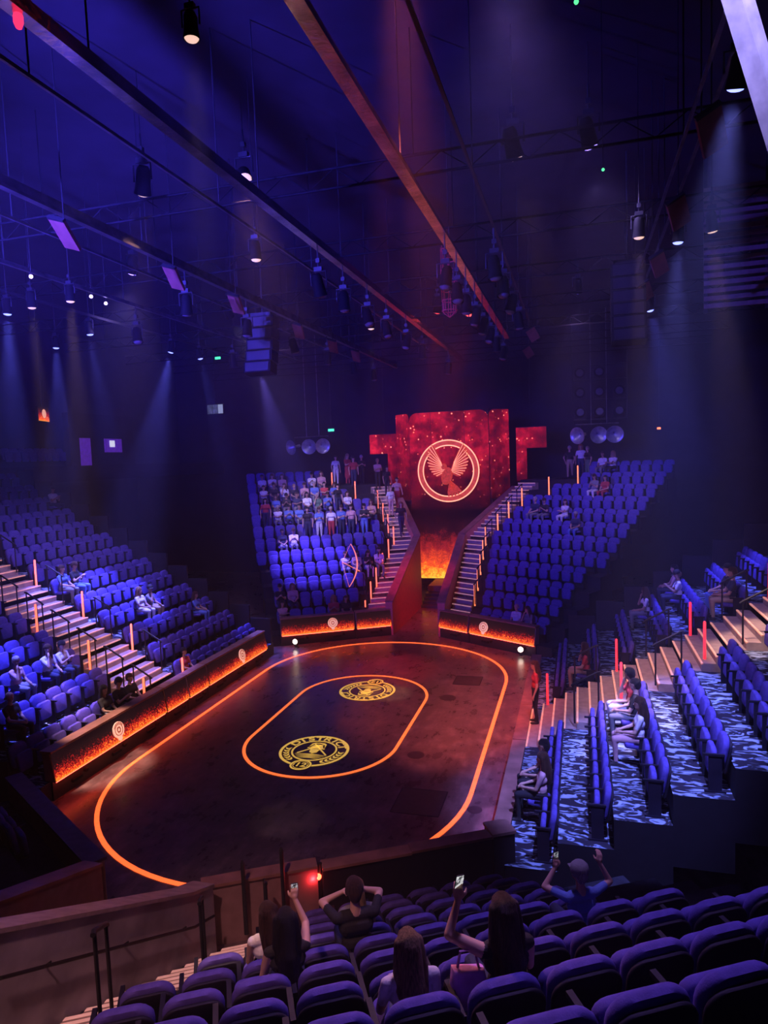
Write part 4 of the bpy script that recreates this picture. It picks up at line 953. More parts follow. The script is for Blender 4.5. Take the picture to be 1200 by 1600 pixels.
# wide washes that light the stands and the floor
WASH = [
 ((-5.6, -0.8, 13.3), (-9.4, 1.6, 3.4), 'violet', VIOLET, 4200, 74, 'violet wash lamp trained on the left stand'),
 ((-6.0, 8.8, 13.6), (-5.6, 14.0, 4.0), 'violet', (.54, .36, 1.0), 1900, 60, 'violet wash lamp above the crowded stand'),
 ((-5.2, 4.0, 12.9), (-5.4, 15.4, 5.0), 'violet', (.80, .66, 1.0), 5200, 32, 'pale wash lamp trained on the crowd'),
 ((6.8, 8.8, 13.6), (6.4, 14.6, 4.2), 'violet', (.54, .34, 1.0), 1900, 60, 'violet wash lamp above the stand right of the screen'),
 ((7.0, -4.5, 13.3), (9.4, -1.0, 2.5), 'violet', VIOLET, 2100, 74, 'violet wash lamp trained on the right stand'),
 ((6.0, -9.6, 13.4), (6.6, -13.0, 4.0), 'violet', (.44, .27, 1.0), 2300, 48, 'violet wash lamp above the foreground seats'),
 ((4.6, -9.4, 14.4), (3.1, 0.8, 0), 'red', (1.0, .16, .13), 22000, 25, 'red wash lamp trained on the arena floor'),
 ((2.6, 9.5, 13.3), (0.1, 4.6, 0), 'red', (1.0, .03, .05), 7000, 18, 'deep red lamp trained on the far end of the floor'),
 ((1.9, 6.5, 12.9), (-0.9, 11.5, 1.5), 'red', (1.0, .03, .04), 7500, 24, 'red wash lamp trained on the corridor under the screen'),
 ((-1.2, -6.5, 12.9), (-6.5, -.9, 1.8), 'warm', (1.0, .5, .36), 4200, 20, 'warm lamp trained on the left stairs'),
 ((5.7, -5.5, 12.9), (8.0, -.9, 2.2), 'warm', (1.0, .5, .36), 3600, 20, 'warm lamp trained on the right stairs'),
 ((3.2, -17.5, 12.9), (2.3, -11.0, .8), 'warm', (1.0, .44, .46), 2400, 32, 'warm lamp trained on the near stairs'),
 ((0.2, -5.0, 13.4), (5.2, -13.4, 4.6), 'warm', (1.0, .42, .40), 4200, 20, 'rosy lamp trained on the foreground audience'),
 ((-4.4, 15.0, 12.9), (-8.5, 19.8, 8.4), 'violet', (.6, .5, 1.0), 400, 34, 'small added violet lamp lighting the horns above the crowded stand'),  # added to brighten the left horns
 ((5.0, 14.5, 12.9), (7.8, 19.8, 8.8), 'violet', (.6, .5, 1.0), 400, 34, 'small added violet lamp lighting the horns on the right'),  # added likewise for the right horns
]
for loc, tg, ln, colr, pw, an, lab in WASH: fixture(loc, tg, ln, lab, power=pw, color=colr, angle=an, blend=.9, size=.25)
# blue lamps above and outside the upper left of the view that fill the haze there
fixture((-2.6, -13.6, 11.3), (1.0, -2.0, 13.0), 'blue', 'strong blue lamp just outside the upper left of the view', power=21000, color=(.07, .05, 1.0), angle=88, blend=1.0)
fixture((-4.4, -11.6, 10.6), (-4.6, 0.0, 11.8), 'blue', 'second blue lamp outside the left of the view', power=16000, color=(.07, .05, 1.0), angle=76, blend=1.0)
# unlit lamps
for x, ys in ((4.13, (-7.7, -5.1, -3.9, -2.5, -1.2, .3, 1.8, 3.4, 5.2, 7.5)), (1.5, (-4.4, -2.8, -.9, .9, 3.2, 5.5, 8, 10.5)), (5.18, (-7.1, -5.6, -4.2, -2.6, -.8, 1.5)), (-1.95, (-4.0, -1.0, 2.2, 5.2, 8.2, 11)), (-5.1, (-1.5, 1.2, 4.0, 7.4))):
    for iy, y in enumerate(ys):
        if any((Vector((x, y, RZ - .95)) - L0).length < 5.5 and (Vector((x, y, RZ - .95)) - L0).length > .01 and (Vector((x, y, RZ - .95)) - L0).angle(dv_) < an_ + .12 for L0, dv_, an_ in SPOTS): continue
        t = (x + RND.uniform(-3, 3), y + RND.uniform(-4, 5), 0)
        fixture((x, y, RZ - .85), t, 'off', 'unlit black lamp under the %s, %s from the viewer' % ({4.13: 'bright centre rail', 1.5: 'long second rail', 5.18: 'thin dark rail', -1.95: 'baffle rail', -5.1: 'pipe over the left stand'}[x], ORD[iy]), 'unlit lamps in the rig', scale=.9, pipe=False)
# tilted baffles
M_BAF = mat('baffle_board', (0.22, 0.06, 0.05), .7)
for i, (x, y, z, lab) in enumerate([(-1.55, -8.3, 11.5, 'baffle rail, nearest'), (-1.45, -5.24, 11.5, 'baffle rail, second'), (-1.42, -2.57, 11.5, 'baffle rail, third'), (-1.42, 1.35, 11.5, 'baffle rail, fourth'), (-1.45, 4.45, 11.5, 'baffle rail, fifth'), (-1.43, 6.93, 11.5, 'baffle rail, farthest'),
        (8.42, -8.36, 11.5, 'upper right rail, nearest'), (8.43, -5.3, 11.5, 'upper right rail, second'), (8.48, -1.95, 11.5, 'upper right rail, third'), (8.42, .59, 11.5, 'upper right rail, farthest'), (5.31, 5.47, 11.5, 'thin dark rail'), (4.88, 9.48, 11.5, 'far end of bright rail')]):
    o = empty('tilted_baffle', (x, y, z)); tag(o, 'small tilted reddish baffle on the ' + lab, 'baffle', 'tilted baffles in the rig')
    T = Euler((math.radians(55), math.radians(18 if x < 0 else -30), 0)).to_matrix().to_4x4()
    MB().box(-.16, .16, -.03, .03, -.30, .30, T).build('board', M_BAF, o)
    MB().box(-.165, .165, -.035, .035, .28, .32, T).build('edge_strip', M_METAL, o)
    MB().tube((0, 0, .1), (0, 0, 15 - z), .010, 6).build('hanger', M_METAL, o)
# hanging speaker columns
def speaker_column(x, y, ztop, n, label, lean):
    o = empty('speaker_column', (x, y, ztop)); tag(o, label, 'speaker', 'hanging speaker columns')
    for i in range(n):
        T = Matrix.Translation((0, -.018 * i * i * lean, -.34 * i)) @ Matrix.Rotation(math.radians(-2.2 * i), 4, 'X')
        cb = MB().box(-.42, .42, -.22, .22, -.31, 0, T).build('cabinet', M_FIX, o)
        MB().box(-.36, .36, -.24, -.22, -.28, -.03, T).build('grille', M_METAL, cb)
    MB().box(-.35, .35, -.2, .2, 0, .10).tube((0, 0, .1), (0, 0, 15 - ztop), .02).build('fly_frame', M_METAL, o)
speaker_column(-2.05, 0.2, 11.75, 5, 'dark column of speakers hanging left of centre', 1.0)
speaker_column(8.0, 0.6, 12.2, 6, 'dark column of speakers hanging at the upper right', .6)
# red rope net tube
nt_ = empty('rope_net', (3.05, 2.5, 11.75)); tag(nt_, 'dim red-lit rope net hanging under the bright rail', 'net')
M_ROPE = mat('red_lit_rope', (.5, .06, .10), .8, emit=(.5, .02, .06), estr=.10)  # red light on the ropes, put into their colour and a faint glow
MB().tube((0, 0, 2.0), (0, 0, 3.25), .008, 5).build('hanger', M_METAL, nt_)
for i in range(8):
    a = 2 * math.pi * i / 8; MB().path([(.22 * math.cos(a), .22 * math.sin(a), 2.05), (.24 * math.cos(a + .2), .24 * math.sin(a + .2), 1.0), (.20 * math.cos(a + .4), .20 * math.sin(a + .4), .1), (0, 0, -.05)], .010, 5).build('rope', M_ROPE, nt_)
for j in range(7):
    MB().path([(.23 * math.cos(2 * math.pi * i / 12), .23 * math.sin(2 * math.pi * i / 12), .15 + .3 * j) for i in range(12)], .012, 5, closed=True).build('hoop', M_ROPE, nt_, True)
# pale beam that crosses the top right corner
o = empty('slanted_beam', (8.28, -11.14, 11.0)); tag(o, 'pale lavender slanted beam crossing the top right corner', 'beam')
dv = Vector((.31, .28, -.77)).normalized()
Tq = dv.to_track_quat('Z', 'Y').to_matrix().to_4x4()
MB().box(-.085, .085, -.085, .085, -3.4, 3.0, Tq).build('shaft', mat('pale_beam_paint', (.75, .72, .85), .5), o)
MB().box(-.095, .095, -.095, .095, -3.45, -3.38, Tq).build('collar', M_METAL, o)
fixture((7.6, -13.4, 12.6), (8.3, -11.1, 11.0), 'violet', 'added violet lamp lighting the slanted beam', power=1000, color=(.42, .36, 1.0), angle=26, blend=.8)  # added lamp that gives the beam its lavender tone
# slatted screen at the upper right
o = empty('slatted_panel', (10.6, 1.0, 11.0)); tag(o, 'brown slatted panel behind the upper right beams', 'panel')
for i in range(16): MB().box(-.75, .75, -.03, .03, .19 * i, .19 * i + .11).build('slat', mat('slat_board', (.20, .11, .10), .6), o)
for x in (-.7, .7): MB().box(x - .04, x + .04, .03, .09, -.1, 4.0).build('upright', M_METAL, o)
# pin-prick lamps in the rig
for i, (x, y, z, c, lab) in enumerate([(-5.05, -5.32, 11.9, 'w', 'tiny violet-white pin lamp over the left stand, first'), (-5.1, -3.3, 11.9, 'w', 'tiny violet-white pin lamp over the left stand, second'), (-5.26, -2.54, 11.9, 'w', 'tiny violet-white pin lamp over the left stand, third'), (1.5, -12.36, 11.95, 'r', 'small red lamp at the top left corner'), (6.78, -10.69, 12, 'g', 'tiny green pin lamp at the top edge'), (7.18, -6.32, 12, 'g', 'tiny green pin lamp at the upper right')]):
    o = empty('pin_lamp', (x, y, z)); tag(o, lab, 'lamp', 'pin lamps in the rig')
    m = {'w': mat('pin_white', (.8, .7, 1), .4, emit=(.8, .6, 1), estr=4), 'r': mat('pin_red', (1, .1, .2), .4, emit=(1, .03, .12), estr=1.6), 'g': mat('pin_green', (.1, 1, .3), .4, emit=(.1, 1, .3), estr=1.5)}[c]
    s_ = {'w': .045, 'r': .05, 'g': .025}[c]
    MB().ball((0, 0, 0), (s_, s_, s_ * (2.0 if c == 'r' else 1)), 10).build('bulb', m, o, True); MB().tube((0, 0, s_), (0, 0, 15 - z), .006, 5).build('stem', M_METAL, o)

# ------------------------------------------------------------------ people
SKIN = {'light': (0.60, 0.36, 0.27), 'tan': (0.42, 0.24, 0.17), 'dark': (0.16, 0.085, 0.06)}
HAIRC = {'black': (0.012, 0.009, 0.010), 'brown': (0.075, 0.035, 0.02), 'blond': (0.36, 0.22, 0.11), 'grey': (0.42, 0.40, 0.40), 'red': (0.30, 0.08, 0.03)}
CLOTH = {'white': (0.75, 0.72, 0.75), 'black': (0.018, 0.016, 0.02), 'navy': (0.03, 0.035, 0.08), 'grey': (0.22, 0.21, 0.23), 'blue': (0.12, 0.20, 0.55), 'red': (0.50, 0.05, 0.06), 'pink': (0.60, 0.34, 0.36), 'green': (0.12, 0.22, 0.13), 'tan': (0.42, 0.30, 0.20)}
def m_skin(k): return mat('skin_' + k, SKIN[k], .55, var=.06)
def m_hair(k):
    new = 'hair_' + k not in MATS; m = mat('hair_' + k, HAIRC[k], .42, var=.6, scale=9, bump=.9)
    if new:                                   # strands run down the hair
        nt = m.node_tree; tc = [n for n in nt.nodes if n.type == 'TEX_COORD'][0]
        mp = nt.nodes.new('ShaderNodeMapping'); mp.inputs['Scale'].default_value = (9, 9, .7)
        nt.links.new(tc.outputs['Object'], mp.inputs['Vector'])
        for n in nt.nodes:
            if n.type == 'TEX_NOISE': nt.links.new(mp.outputs['Vector'], n.inputs['Vector'])
    return m
def m_cloth(k): return mat('cloth_' + k, CLOTH[k], .85, var=.12, scale=9, bump=.2)
M_SHOE = mat('shoe_leather', (.03, .025, .025), .6)
M_EYE = mat('eye_dark', (.02, .015, .015), .3)
V = Vector
SPH = []
for i in range(7):
    ph = -math.pi / 2 + math.pi * i / 6
    for j in range(10): SPH.append(V((math.cos(ph) * math.cos(2 * math.pi * j / 10), math.cos(ph) * math.sin(2 * math.pi * j / 10), math.sin(ph))))
def fuse(caps, voxel, smooth=4, name='body'):
    """union of tapered capsules as one continuous skin; caps: (p0, r0, p1, r1, slot)"""
    bm = bmesh.new()
    for p0, r0, p1, r1, _ in caps:
        b2 = bmesh.new()
        for c, r in ((p0, r0), (p1, r1)):
            for s_ in SPH: b2.verts.new(V(c) + s_ * r)
        bmesh.ops.convex_hull(b2, input=b2.verts)
        bmesh.ops.delete(b2, geom=[v for v in b2.verts if not v.link_faces], context='VERTS')
        me = bpy.data.meshes.new('tmp'); b2.to_mesh(me); b2.free(); bm.from_mesh(me); bpy.data.meshes.remove(me)
    me = bpy.data.meshes.new('tmp'); bm.to_mesh(me); bm.free()
    ob = bpy.data.objects.new('tmp', me); COL.objects.link(ob)
    md = ob.modifiers.new('r', 'REMESH'); md.mode = 'VOXEL'; md.voxel_size = voxel
    sm = ob.modifiers.new('s', 'SMOOTH'); sm.factor = .5; sm.iterations = smooth
    dg = bpy.context.evaluated_depsgraph_get()
    out = bpy.data.meshes.new_from_object(ob.evaluated_get(dg)); out.name = name
    bpy.data.objects.remove(ob); bpy.data.meshes.remove(me)
    n = len(out.polygons); cen = np.zeros(n * 3); out.polygons.foreach_get('center', cen); cen = cen.reshape(-1, 3)
    best = np.full(n, 1e9); idx = np.zeros(n, dtype=np.int32)
    for p0, r0, p1, r1, slot in caps:
        a = np.array(p0); d = np.array(p1) - a; L = max(1e-9, d @ d)
        t = np.clip(((cen - a) @ d) / L, 0, 1)
        dist = np.linalg.norm(cen - a - t[:, None] * d, axis=1) - (r0 + (r1 - r0) * t)
        k = dist < best; best[k] = dist[k]; idx[k] = slot
    out.polygons.foreach_set('material_index', idx); out.polygons.foreach_set('use_smooth', [True] * n)
    return out
def elbow(S, H, pole, l1=.28, l2=.25):
    S, H = V(S), V(H); d = H - S; L = min(d.length, (l1 + l2) * .995); u = d.normalized()
    a = (l1 * l1 - l2 * l2 + L * L) / (2 * L); h = math.sqrt(max(0, l1 * l1 - a * a))
    p = V(pole); p = (p - u * p.dot(u)).normalized()
    return S + u * a + p * h, S + u * L
def hand(caps, W, fdir, up, side, fine, grip=0.0):
    """palm, four unequal fingers with a knuckle bend, thumb off the side of the palm"""
    f = V(fdir).normalized(); n = V(up); n = (n - f * n.dot(f)).normalized(); s_ = f.cross(n) * side
    W = V(W); K = W + f * .085
    caps.append((W, .026, W + f * .03, .030, 0))
    if not fine:
        caps.append((W + f * .03, .034, K, .034, 0)); caps.append((K, .030, K + f * .06 - n * .03 * (1 + grip), .020, 0)); return
    for k, (o, L) in enumerate(((-.030, .070), (-.010, .080), (.010, .075), (.029, .060))):
        b0 = W + f * .03 + s_ * o * .8; b1 = K + s_ * o
        caps.append((b0, .017, b1, .0135, 0))
        m1 = b1 + (f * (1 - .6 * grip) - n * (.25 + .8 * grip)).normalized() * L * .55
        m2 = m1 + (f * (.85 - 1.3 * grip) - n * (.5 + .9 * grip)).normalized() * L * .45
        caps.append((b1, .0100, m1, .0090, 0)); caps.append((m1, .0090, m2, .0078, 0))
    t0 = W + f * .025 - s_ * .030; t1 = t0 + (f * .6 - s_ * .7 - n * .25).normalized() * .040; t2 = t1 + (f * .9 - s_ * .1 - n * .45 * (1 + grip)).normalized() * .035
    caps.append((t0, .016, t1, .0125, 0)); caps.append((t1, .0120, t2, .0095, 0))
def head_caps(caps, Hc, yaw=0, pitch=0):
    Rm = Euler((pitch, 0, yaw)).to_matrix(); g = lambda x, y, z: V(Hc) + Rm @ V((x, y, z))
    caps += [(g(0, -.022, .035), .092, g(0, .012, .030), .088, 0), (g(0, .03, -.045), .062, g(0, .045, -.075), .042, 0),
             (g(0, .085, .0), .014, g(0, .104, -.022), .016, 0), (g(0, .072, .026), .020, g(0, .078, .018), .016, 0),
             (g(.086, -.008, .0), .018, g(.086, -.012, -.03), .012, 0), (g(-.086, -.008, .0), .018, g(-.086, -.012, -.03), .012, 0)]
    return Rm
def face_mesh():
    mb = MB()
    for s_ in (-1, 1): mb.ball((s_ * .034, .083, .008), (.014, .009, .008), 8)
    mb.ball((0, .088, -.055), (.024, .008, .006), 8)
    return mb.mesh('face', M_EYE, True)
FACE = face_mesh()
HAIRM = {}
def hair_mesh(style, voxel=.015):
    key = (style, voxel)
    if key in HAIRM: return HAIRM[key]
    c = [((0, -.030, .055), .098, (0, .012, .062), .090, 0), ((0, -.055, .01), .082, (0, -.055, -.035), .066, 0), ((.07, -.02, .03), .035, (.078, -.01, -.01), .022, 0), ((-.07, -.02, .03), .035, (-.078, -.01, -.01), .022, 0)]
    if style == 'long':
        c += [((0, -.07, .0), .080, (0, -.105, -.22), .095, 0), ((0, -.105, -.22), .095, (0, -.125, -.42), .060, 0)]
        for s_ in (-1, 1): c += [((s_ * .075, -.02, .05), .045, (s_ * .095, -.03, -.12), .040, 0), ((s_ * .095, -.03, -.12), .042, (s_ * .10, -.07, -.34), .026, 0)]
    elif style == 'verylong':
        c += [((0, -.06, .03), .090, (0, -.11, -.25), .100, 0), ((0, -.11, -.25), .105, (.01, -.13, -.50), .080, 0), ((.01, -.13, -.50), .07, (.03, -.13, -.58), .03, 0)]
        for s_ in (-1, 1): c += [((s_ * .070, -.02, .05), .055, (s_ * .10, -.05, -.15), .050, 0), ((s_ * .10, -.05, -.15), .05, (s_ * .10, -.11, -.44), .028, 0), ((s_ * .05, -.12, -.3), .06, (s_ * .06, -.15, -.55), .026, 0)]
    elif style == 'ponytail':
        c += [((0, -.09, .06), .04, (0, -.15, .02), .035, 0), ((0, -.15, .02), .04, (.01, -.16, -.20), .045, 0), ((.01, -.16, -.20), .042, (.02, -.13, -.34), .015, 0)]
    elif style == 'bald': c = [((.06, -.055, -.02), .045, (-.06, -.055, -.02), .045, 0), ((.082, -.02, -.01), .02, (.06, -.07, -.02), .04, 0), ((-.082, -.02, -.01), .02, (-.06, -.07, -.02), .04, 0)]
    HAIRM[key] = fuse(c, voxel, 3, 'hair'); return HAIRM[key]
CAP = MB().lathe([(.108, .03), (.112, .06), (.100, .11), (.065, .145), (0, .158)], 18, Matrix.Translation((0, -.012, 0))).add(
    [(-.075, .085, .035), (.075, .085, .035), (.055, .175, .022), (-.055, .175, .022), (-.075, .085, .043), (.075, .085, .043), (.055, .175, .030), (-.055, .175, .030)],
    [(0, 3, 2, 1), (4, 5, 6, 7), (0, 1, 5, 4), (1, 2, 6, 5), (2, 3, 7, 6), (3, 0, 4, 7)])
def cap_mesh(k): return CAP.mesh('cap', m_cloth(k), True)
def make_body(seated, lh, rh, yaw=0.0, pitch=0.0, lean=0.0, voxel=.017, fine=False, sleeve='short', poleL=(-.5, -.3, -1), poleR=(.5, -.3, -1), walk=0.0, wide=1.0, dress=False, fdirL=None, fdirR=None, upL=(0, 0, 1), upR=(0, 0, 1), grip=(0, 0), tilt=0.0):
    """lh, rh: wrists in local coordinates (x right, y forward). returns mesh, head centre, head yaw matrix"""
    c = []
    if seated:
        P = V((0, 0, .57)); top = P.z
        for s_ in (-1, 1):
            hip = V((s_ * .09, .02, .56)); kn = V((s_ * .12, .44, .545)); an = V((s_ * .12, .42, .11))
            c += [(hip, .098, kn, .066, 2), (kn, .064, an, .042, 2), (an, .042, V((s_ * .125, .44, .07)), .042, 3), (V((s_ * .125, .40, .045)), .042, V((s_ * .135, .58, .040)), .036, 3)]
    else:
        P = V((0, 0, .96))
        for s_ in (-1, 1):
            w = walk * s_
            hip = V((s_ * .085, 0, .92)); kn = V((s_ * .095, .02 + w * .16, .50)); an = V((s_ * .10, -.02 + w * .24, .10 + (.08 if w < 0 else 0)))
            c += [(hip, .100, kn, .064, 2), (kn, .062, an, .042, 2), (an, .042, an + V((0, .02, -.04)), .042, 3), (an + V((0, -.02, -.058)), .040, an + V((.01 * s_, .16, -.064)), .034, 3)]
        if dress: c += [(V((0, 0, .95)), .14, V((0, .01, .52)), .19, 2)]
    T = Matrix.Rotation(-lean, 4, 'X') @ Matrix.Rotation(tilt, 4, 'Y')
    g = lambda x, y, z: P + T @ V((x, y, z))
    c += [(g(-.06 * wide, 0, .0), .115, g(.06 * wide, 0, .0), .115, 2), (g(-.055 * wide, .0, .12), .108, g(.055 * wide, .0, .12), .108, 1),
          (g(-.075 * wide, .0, .30), .108, g(.075 * wide, .0, .30), .108, 1), (g(-.12 * wide, -.01, .41), .068, g(.12 * wide, -.01, .41), .068, 1),
          (g(0, -.02, .44), .060, g(0, 0, .56), .050, 0)]
    Hc = g(0, .015, .655); Rm = head_caps(c, Hc, yaw, pitch - lean * .6)
    for s_, H, pole, fd, up, gr in ((-1, lh, poleL, fdirL, upL, grip[0]), (1, rh, poleR, fdirR, upR, grip[1])):
        S_ = g(s_ * .180 * wide, -.01, .405); E, W = elbow(S_, H, pole)
        mid = S_.lerp(E, .62)
        a_sl = 1 if sleeve in ('short', 'long') else 0; f_sl = 1 if sleeve == 'long' else 0
        c += [(g(s_ * .155 * wide, -.01, .405), .060, S_, .056, 1), (S_, .056, mid, .048, a_sl), (mid, .045, E, .040, f_sl if sleeve == 'long' else 0), (E, .040, W, .027, f_sl)]
        hand(c, W, fd if fd is not None else (W - E), up, s_, fine, gr)
    return fuse(c, voxel, 5 if not fine else 3, 'person'), Hc, Rm
POSES = {
 'lap': dict(seated=True, lh=(-.09, .30, .68), rh=(.08, .32, .68), lean=-.05),
 'phone': dict(seated=True, lh=(-.05, .30, .86), rh=(.06, .31, .88), lean=.03, pitch=-.35),
 'crossed': dict(seated=True, lh=(.12, .20, .80), rh=(-.12, .22, .83), lean=-.08, yaw=.25),
 'turn': dict(seated=True, lh=(-.10, .32, .66), rh=(.10, .16, 1.02), lean=.05, yaw=-.7),
 'stand': dict(seated=False, lh=(-.25, .06, .86), rh=(.25, .05, .86), yaw=.2),
 'standphone': dict(seated=False, lh=(-.06, .28, 1.18), rh=(.07, .29, 1.20), pitch=-.3),
 'walk': dict(seated=False, lh=(-.22, .22, .92), rh=(.24, -.10, .90), walk=1.0, lean=.06),
}
BODY = {k: make_body(**v) for k, v in POSES.items()}
BODY['dress'] = make_body(dress=True, **POSES['standphone'])
def put_person(loc, rz, body, hair, hairc, top, bottom, skin, label, group, scale=1.0, vox=.015, capc='black'):
    me, Hc, Rm = body
    while len(me.materials) < 4: me.materials.append(None)
    o = link('person', me, None, loc, (0, 0, rz)); o.scale = (scale,) * 3
    tag(o, label, 'person', group)
    for s_, m in zip(o.material_slots, (m_skin(skin), m_cloth(top), m_cloth(bottom), M_SHOE)):
        s_.link = 'OBJECT'; s_.material = m
    e = Rm.to_euler()
    hm = link('hair', hair_mesh('short' if hair == 'cap' else hair, vox), o, Hc, e)
    if not hm.data.materials: hm.data.materials.append(None)
    hm.material_slots[0].link = 'OBJECT'; hm.material_slots[0].material = m_hair(hairc)
    if hair == 'cap': link('cap', cap_mesh(capc), o, Hc, e)
    link('face', FACE, o, Hc, e)
    return o
SEATED = {'lap': 'seated with hands in lap', 'phone': 'seated looking at hands', 'crossed': 'seated with folded arms', 'turn': 'seated turning aside', 'stand': 'standing', 'standphone': 'standing with hands raised', 'walk': 'walking'}
HAIRW = {'short': '%s-haired', 'long': 'long-%s-haired', 'bald': 'balding %s-haired', 'cap': 'cap-wearing %s-haired'}
WHERE = {'L': 'left stand', 'R': 'right stand', 'FL': 'crowded far stand', 'FR': 'far right stand'}
used_labels = {}
for e in PPL:
    key, r, u, pose, hair, hc, tp, bt = e
    b = ST[key]; seated = BODY[pose] if not (tp == 'red' and bt == 'red' and pose == 'standphone') else BODY['dress']
    standing = pose.startswith(('stand', 'walk'))
    if not standing: p = b.P(u, b.back(r) - .29, b.zf(int(r)) - .03); rz = b.rz + RND.uniform(-.12, .12)
    else:
        on_st = u < -1.4 or r != int(r)
        d = b.back(r) - .42
        z = b.zf(int(r)) if not on_st else min(on_slope(b, d) + .02, b.zf(11) if key in ('FL', 'FR') else 99)
        if on_st and key in ('FL', 'FR') and d < b.edge(11):
            k3 = int((d - b.edge(0)) / (DD / 3)); z = b.zf(0) + DZ / 3 * k3 + .012
        if key == 'R': d = .31; z = b.zf(0) + .012
        p = b.P(u, d, z); rz = b.rz + RND.uniform(-.5, .5)
    lab = 'person in %s top and %s trousers %s in %s row of %s' % (tp, bt, SEATED[pose].split(' ')[0], ORD[min(11, int(r))], WHERE[key])
    n = used_labels.get(lab, 0); used_labels[lab] = n + 1
    sk = RND.choice(['light', 'light', 'light', 'tan', 'tan'])
    lab2 = '%s person, %s top, %s, %s row of %s' % (HAIRW[hair] % hc, tp, SEATED[pose].replace(' with ', ', ') if False else SEATED[pose].split(' ')[0], ORD[min(11, int(r))], WHERE[key])
    if lab2 in used_labels: lab2 = '%s person, %s top and %s trousers, %s, %s row of %s' % (HAIRW[hair] % hc, tp, bt, SEATED[pose].split(' ')[0], ORD[min(11, int(r))], WHERE[key])
    used_labels[lab2] = 1
    put_person(p, rz, seated, hair, hc, tp, bt, sk, lab2, 'audience in the ' + WHERE[key], RND.uniform(.94, 1.02) if standing else RND.uniform(.96, 1.04))

# the people in the foreground seats, seen from behind
b = ST['NR']
def near(i, scale, pose, hair, hc, tp, bt, sk, label, capc='black', vox=.010):
    k, r, u = NEAR[i]
    p = b.P(u, b.back(r) - .30, b.zf(r) - .02)
    me = make_body(voxel=.0085, fine=True, **pose)
    return put_person(p, b.rz + pose.get('_rz', 0), me, hair, hc, tp, bt, sk, label, 'people in the foreground seats', scale, vox, capc), me
def phone(owner, at, rot, label, m):
    q = empty('mobile_phone'); q.matrix_world = owner.matrix_basis @ Matrix.Translation(at) @ Euler(rot).to_matrix().to_4x4()
    tag(q, label, 'phone', 'phones held up in the foreground')
    MB().pad(rrect(-.038, .038, -.078, .078, .010, 3), -.005, .005, .003).build('case', M_BLACK, q)
    MB().box(-.034, .034, -.0062, -.0050, -.072, .072).build('display', m, q)
    return q
M_PH = mat('phone_screen_bright', (.8, .9, .85), .3, var=.9, scale=26, emit=(.55, .8, .68), estr=.75)
M_PH2 = mat('phone_screen_dim', (.5, .6, .6), .3, var=.9, scale=26, emit=(.45, .6, .6), estr=.30)
nw = bpy.data.materials['phone_screen_bright']
for m in (M_PH, M_PH2):                      # the picture on the screen: bright and dark patches
    nt = m.node_tree; bb = nt.nodes['Principled BSDF']; rp = [n for n in nt.nodes if n.type == 'VALTORGB'][0]
    rp.color_ramp.elements[0].position = .45; rp.color_ramp.elements[1].position = .55
    nt.links.new(rp.outputs['Color'], bb.inputs['Emission Color'])
near(0, .90, dict(seated=True, lh=(-.10, .30, .68), rh=(.10, .32, .68), lean=.05, yaw=.5, sleeve='none'), 'long', 'brown', 'white', 'navy', 'light', 'brown-haired person in white strappy top by the near stairs')
pn, _ = near(1, .88, dict(seated=True, lh=(-.12, .28, .80), rh=(.13, .42, 1.22), lean=.10, sleeve='none', grip=(0, .6), fdirR=(0, .1, 1), upR=(0, -1, 0)), 'verylong', 'black', 'black', 'navy', 'light', 'dark-haired person holding up a small phone near the stairs')
phone(pn, (.135, .45, 1.30), (.1, 0, 0), 'small phone with a dim picture held by the dark-haired person', M_PH2)
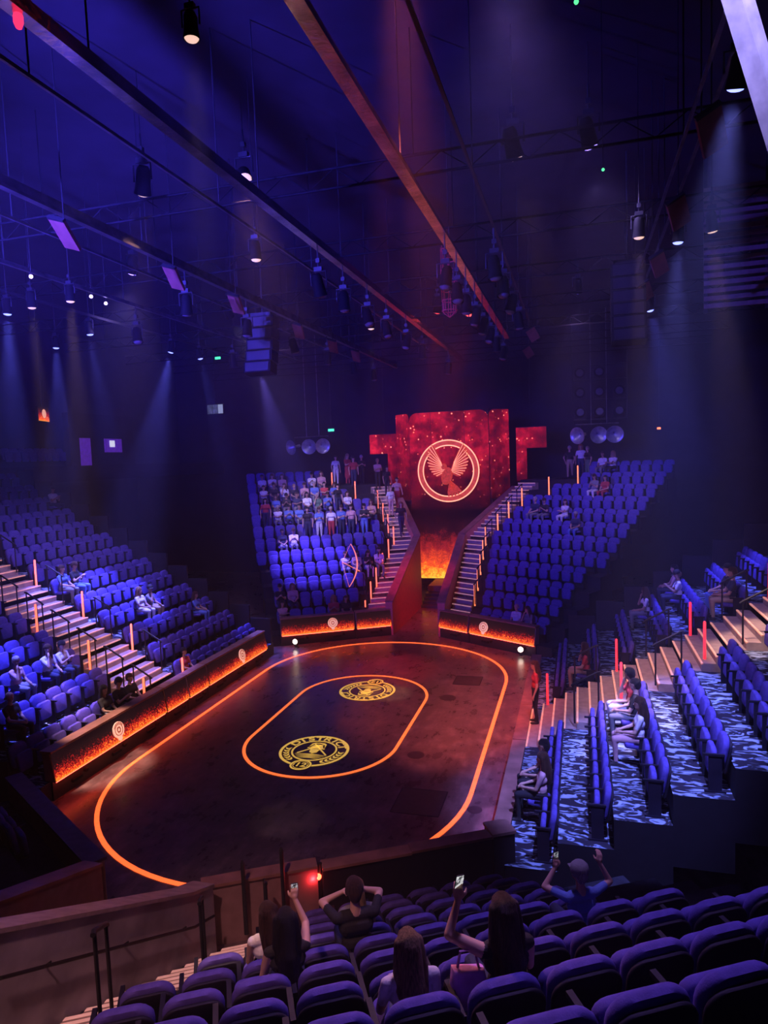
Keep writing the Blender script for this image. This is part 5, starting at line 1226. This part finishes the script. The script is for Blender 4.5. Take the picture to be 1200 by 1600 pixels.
near(2, .96, dict(seated=True, lh=(-.10, .22, 1.12), rh=(.10, .22, 1.12), lean=.06, wide=1.15, poleL=(-1, .1, -.5), poleR=(1, .1, -.5)), 'short', 'brown', 'black', 'navy', 'light', 'short-haired person in a black shirt raising both hands to the face')
near(3, .92, dict(seated=True, lh=(-.10, .30, .70), rh=(.10, .32, .70), lean=.02, yaw=.3), 'ponytail', 'blond', 'grey', 'navy', 'light', 'fair-haired person with a ponytail beside the black-shirted one')
near(4, .80, dict(seated=True, lh=(-.12, .30, .72), rh=(.12, .30, .72), lean=.05, wide=1.1), 'verylong', 'blond', 'white', 'grey', 'light', 'long-fair-haired person in a white shirt in the foreground')
pn, _ = near(5, .88, dict(seated=True, lh=(-.30, .22, 1.27), rh=(.12, .32, .72), lean=.04, sleeve='none', poleL=(-1, -.2, -.9), grip=(.55, 0), fdirL=(.05, .05, 1), upL=(-.4, -1, 0)), 'verylong', 'brown', 'black', 'navy', 'light', 'long-dark-haired person in black raising a bright phone overhead')
phone(pn, (-.285, .235, 1.385), (.15, .12, .25), 'bright phone showing a picture held high in the foreground', M_PH)
pn, _ = near(6, .82, dict(seated=True, lh=(-.20, .26, 1.20), rh=(.34, .16, 1.22), lean=.05, poleL=(-1, 0, -.8), poleR=(1, 0, -.8), grip=(.5, .3), fdirL=(.3, .2, 1), fdirR=(.2, .3, 1), upL=(0, -1, 0), upR=(0, -1, 0)), 'cap', 'grey', 'blue', 'navy', 'light', 'cap-wearing person in a blue patterned shirt with both arms raised', 'grey')
phone(pn, (-.17, .30, 1.30), (.1, 0, .2), 'phone held up by the cap-wearing person', M_PH2)
# rosy bag beside the dark-haired person
p5 = b.P(NEAR[5][2] - .27, b.back(7) - .32, b.zf(7) + .46)
o = empty('cloth_bag', p5, b.rz); tag(o, 'glowing rosy cloth bag under the raised arm', 'bag')
MB().pad([(-.10, 0), (.10, .0), (.13, .16), (.11, .26), (-.11, .30), (-.13, .14)], -.05, .05, .035).build('pouch', mat('rosy_cloth', (.85, .35, .75), .8), o, True)
MB().path([(-.08, 0, .26), (-.05, 0, .40), (.05, 0, .40), (.08, 0, .24)], .010, 6).build('strap', mat('rosy_strap', (.6, .25, .5), .8), o, True)
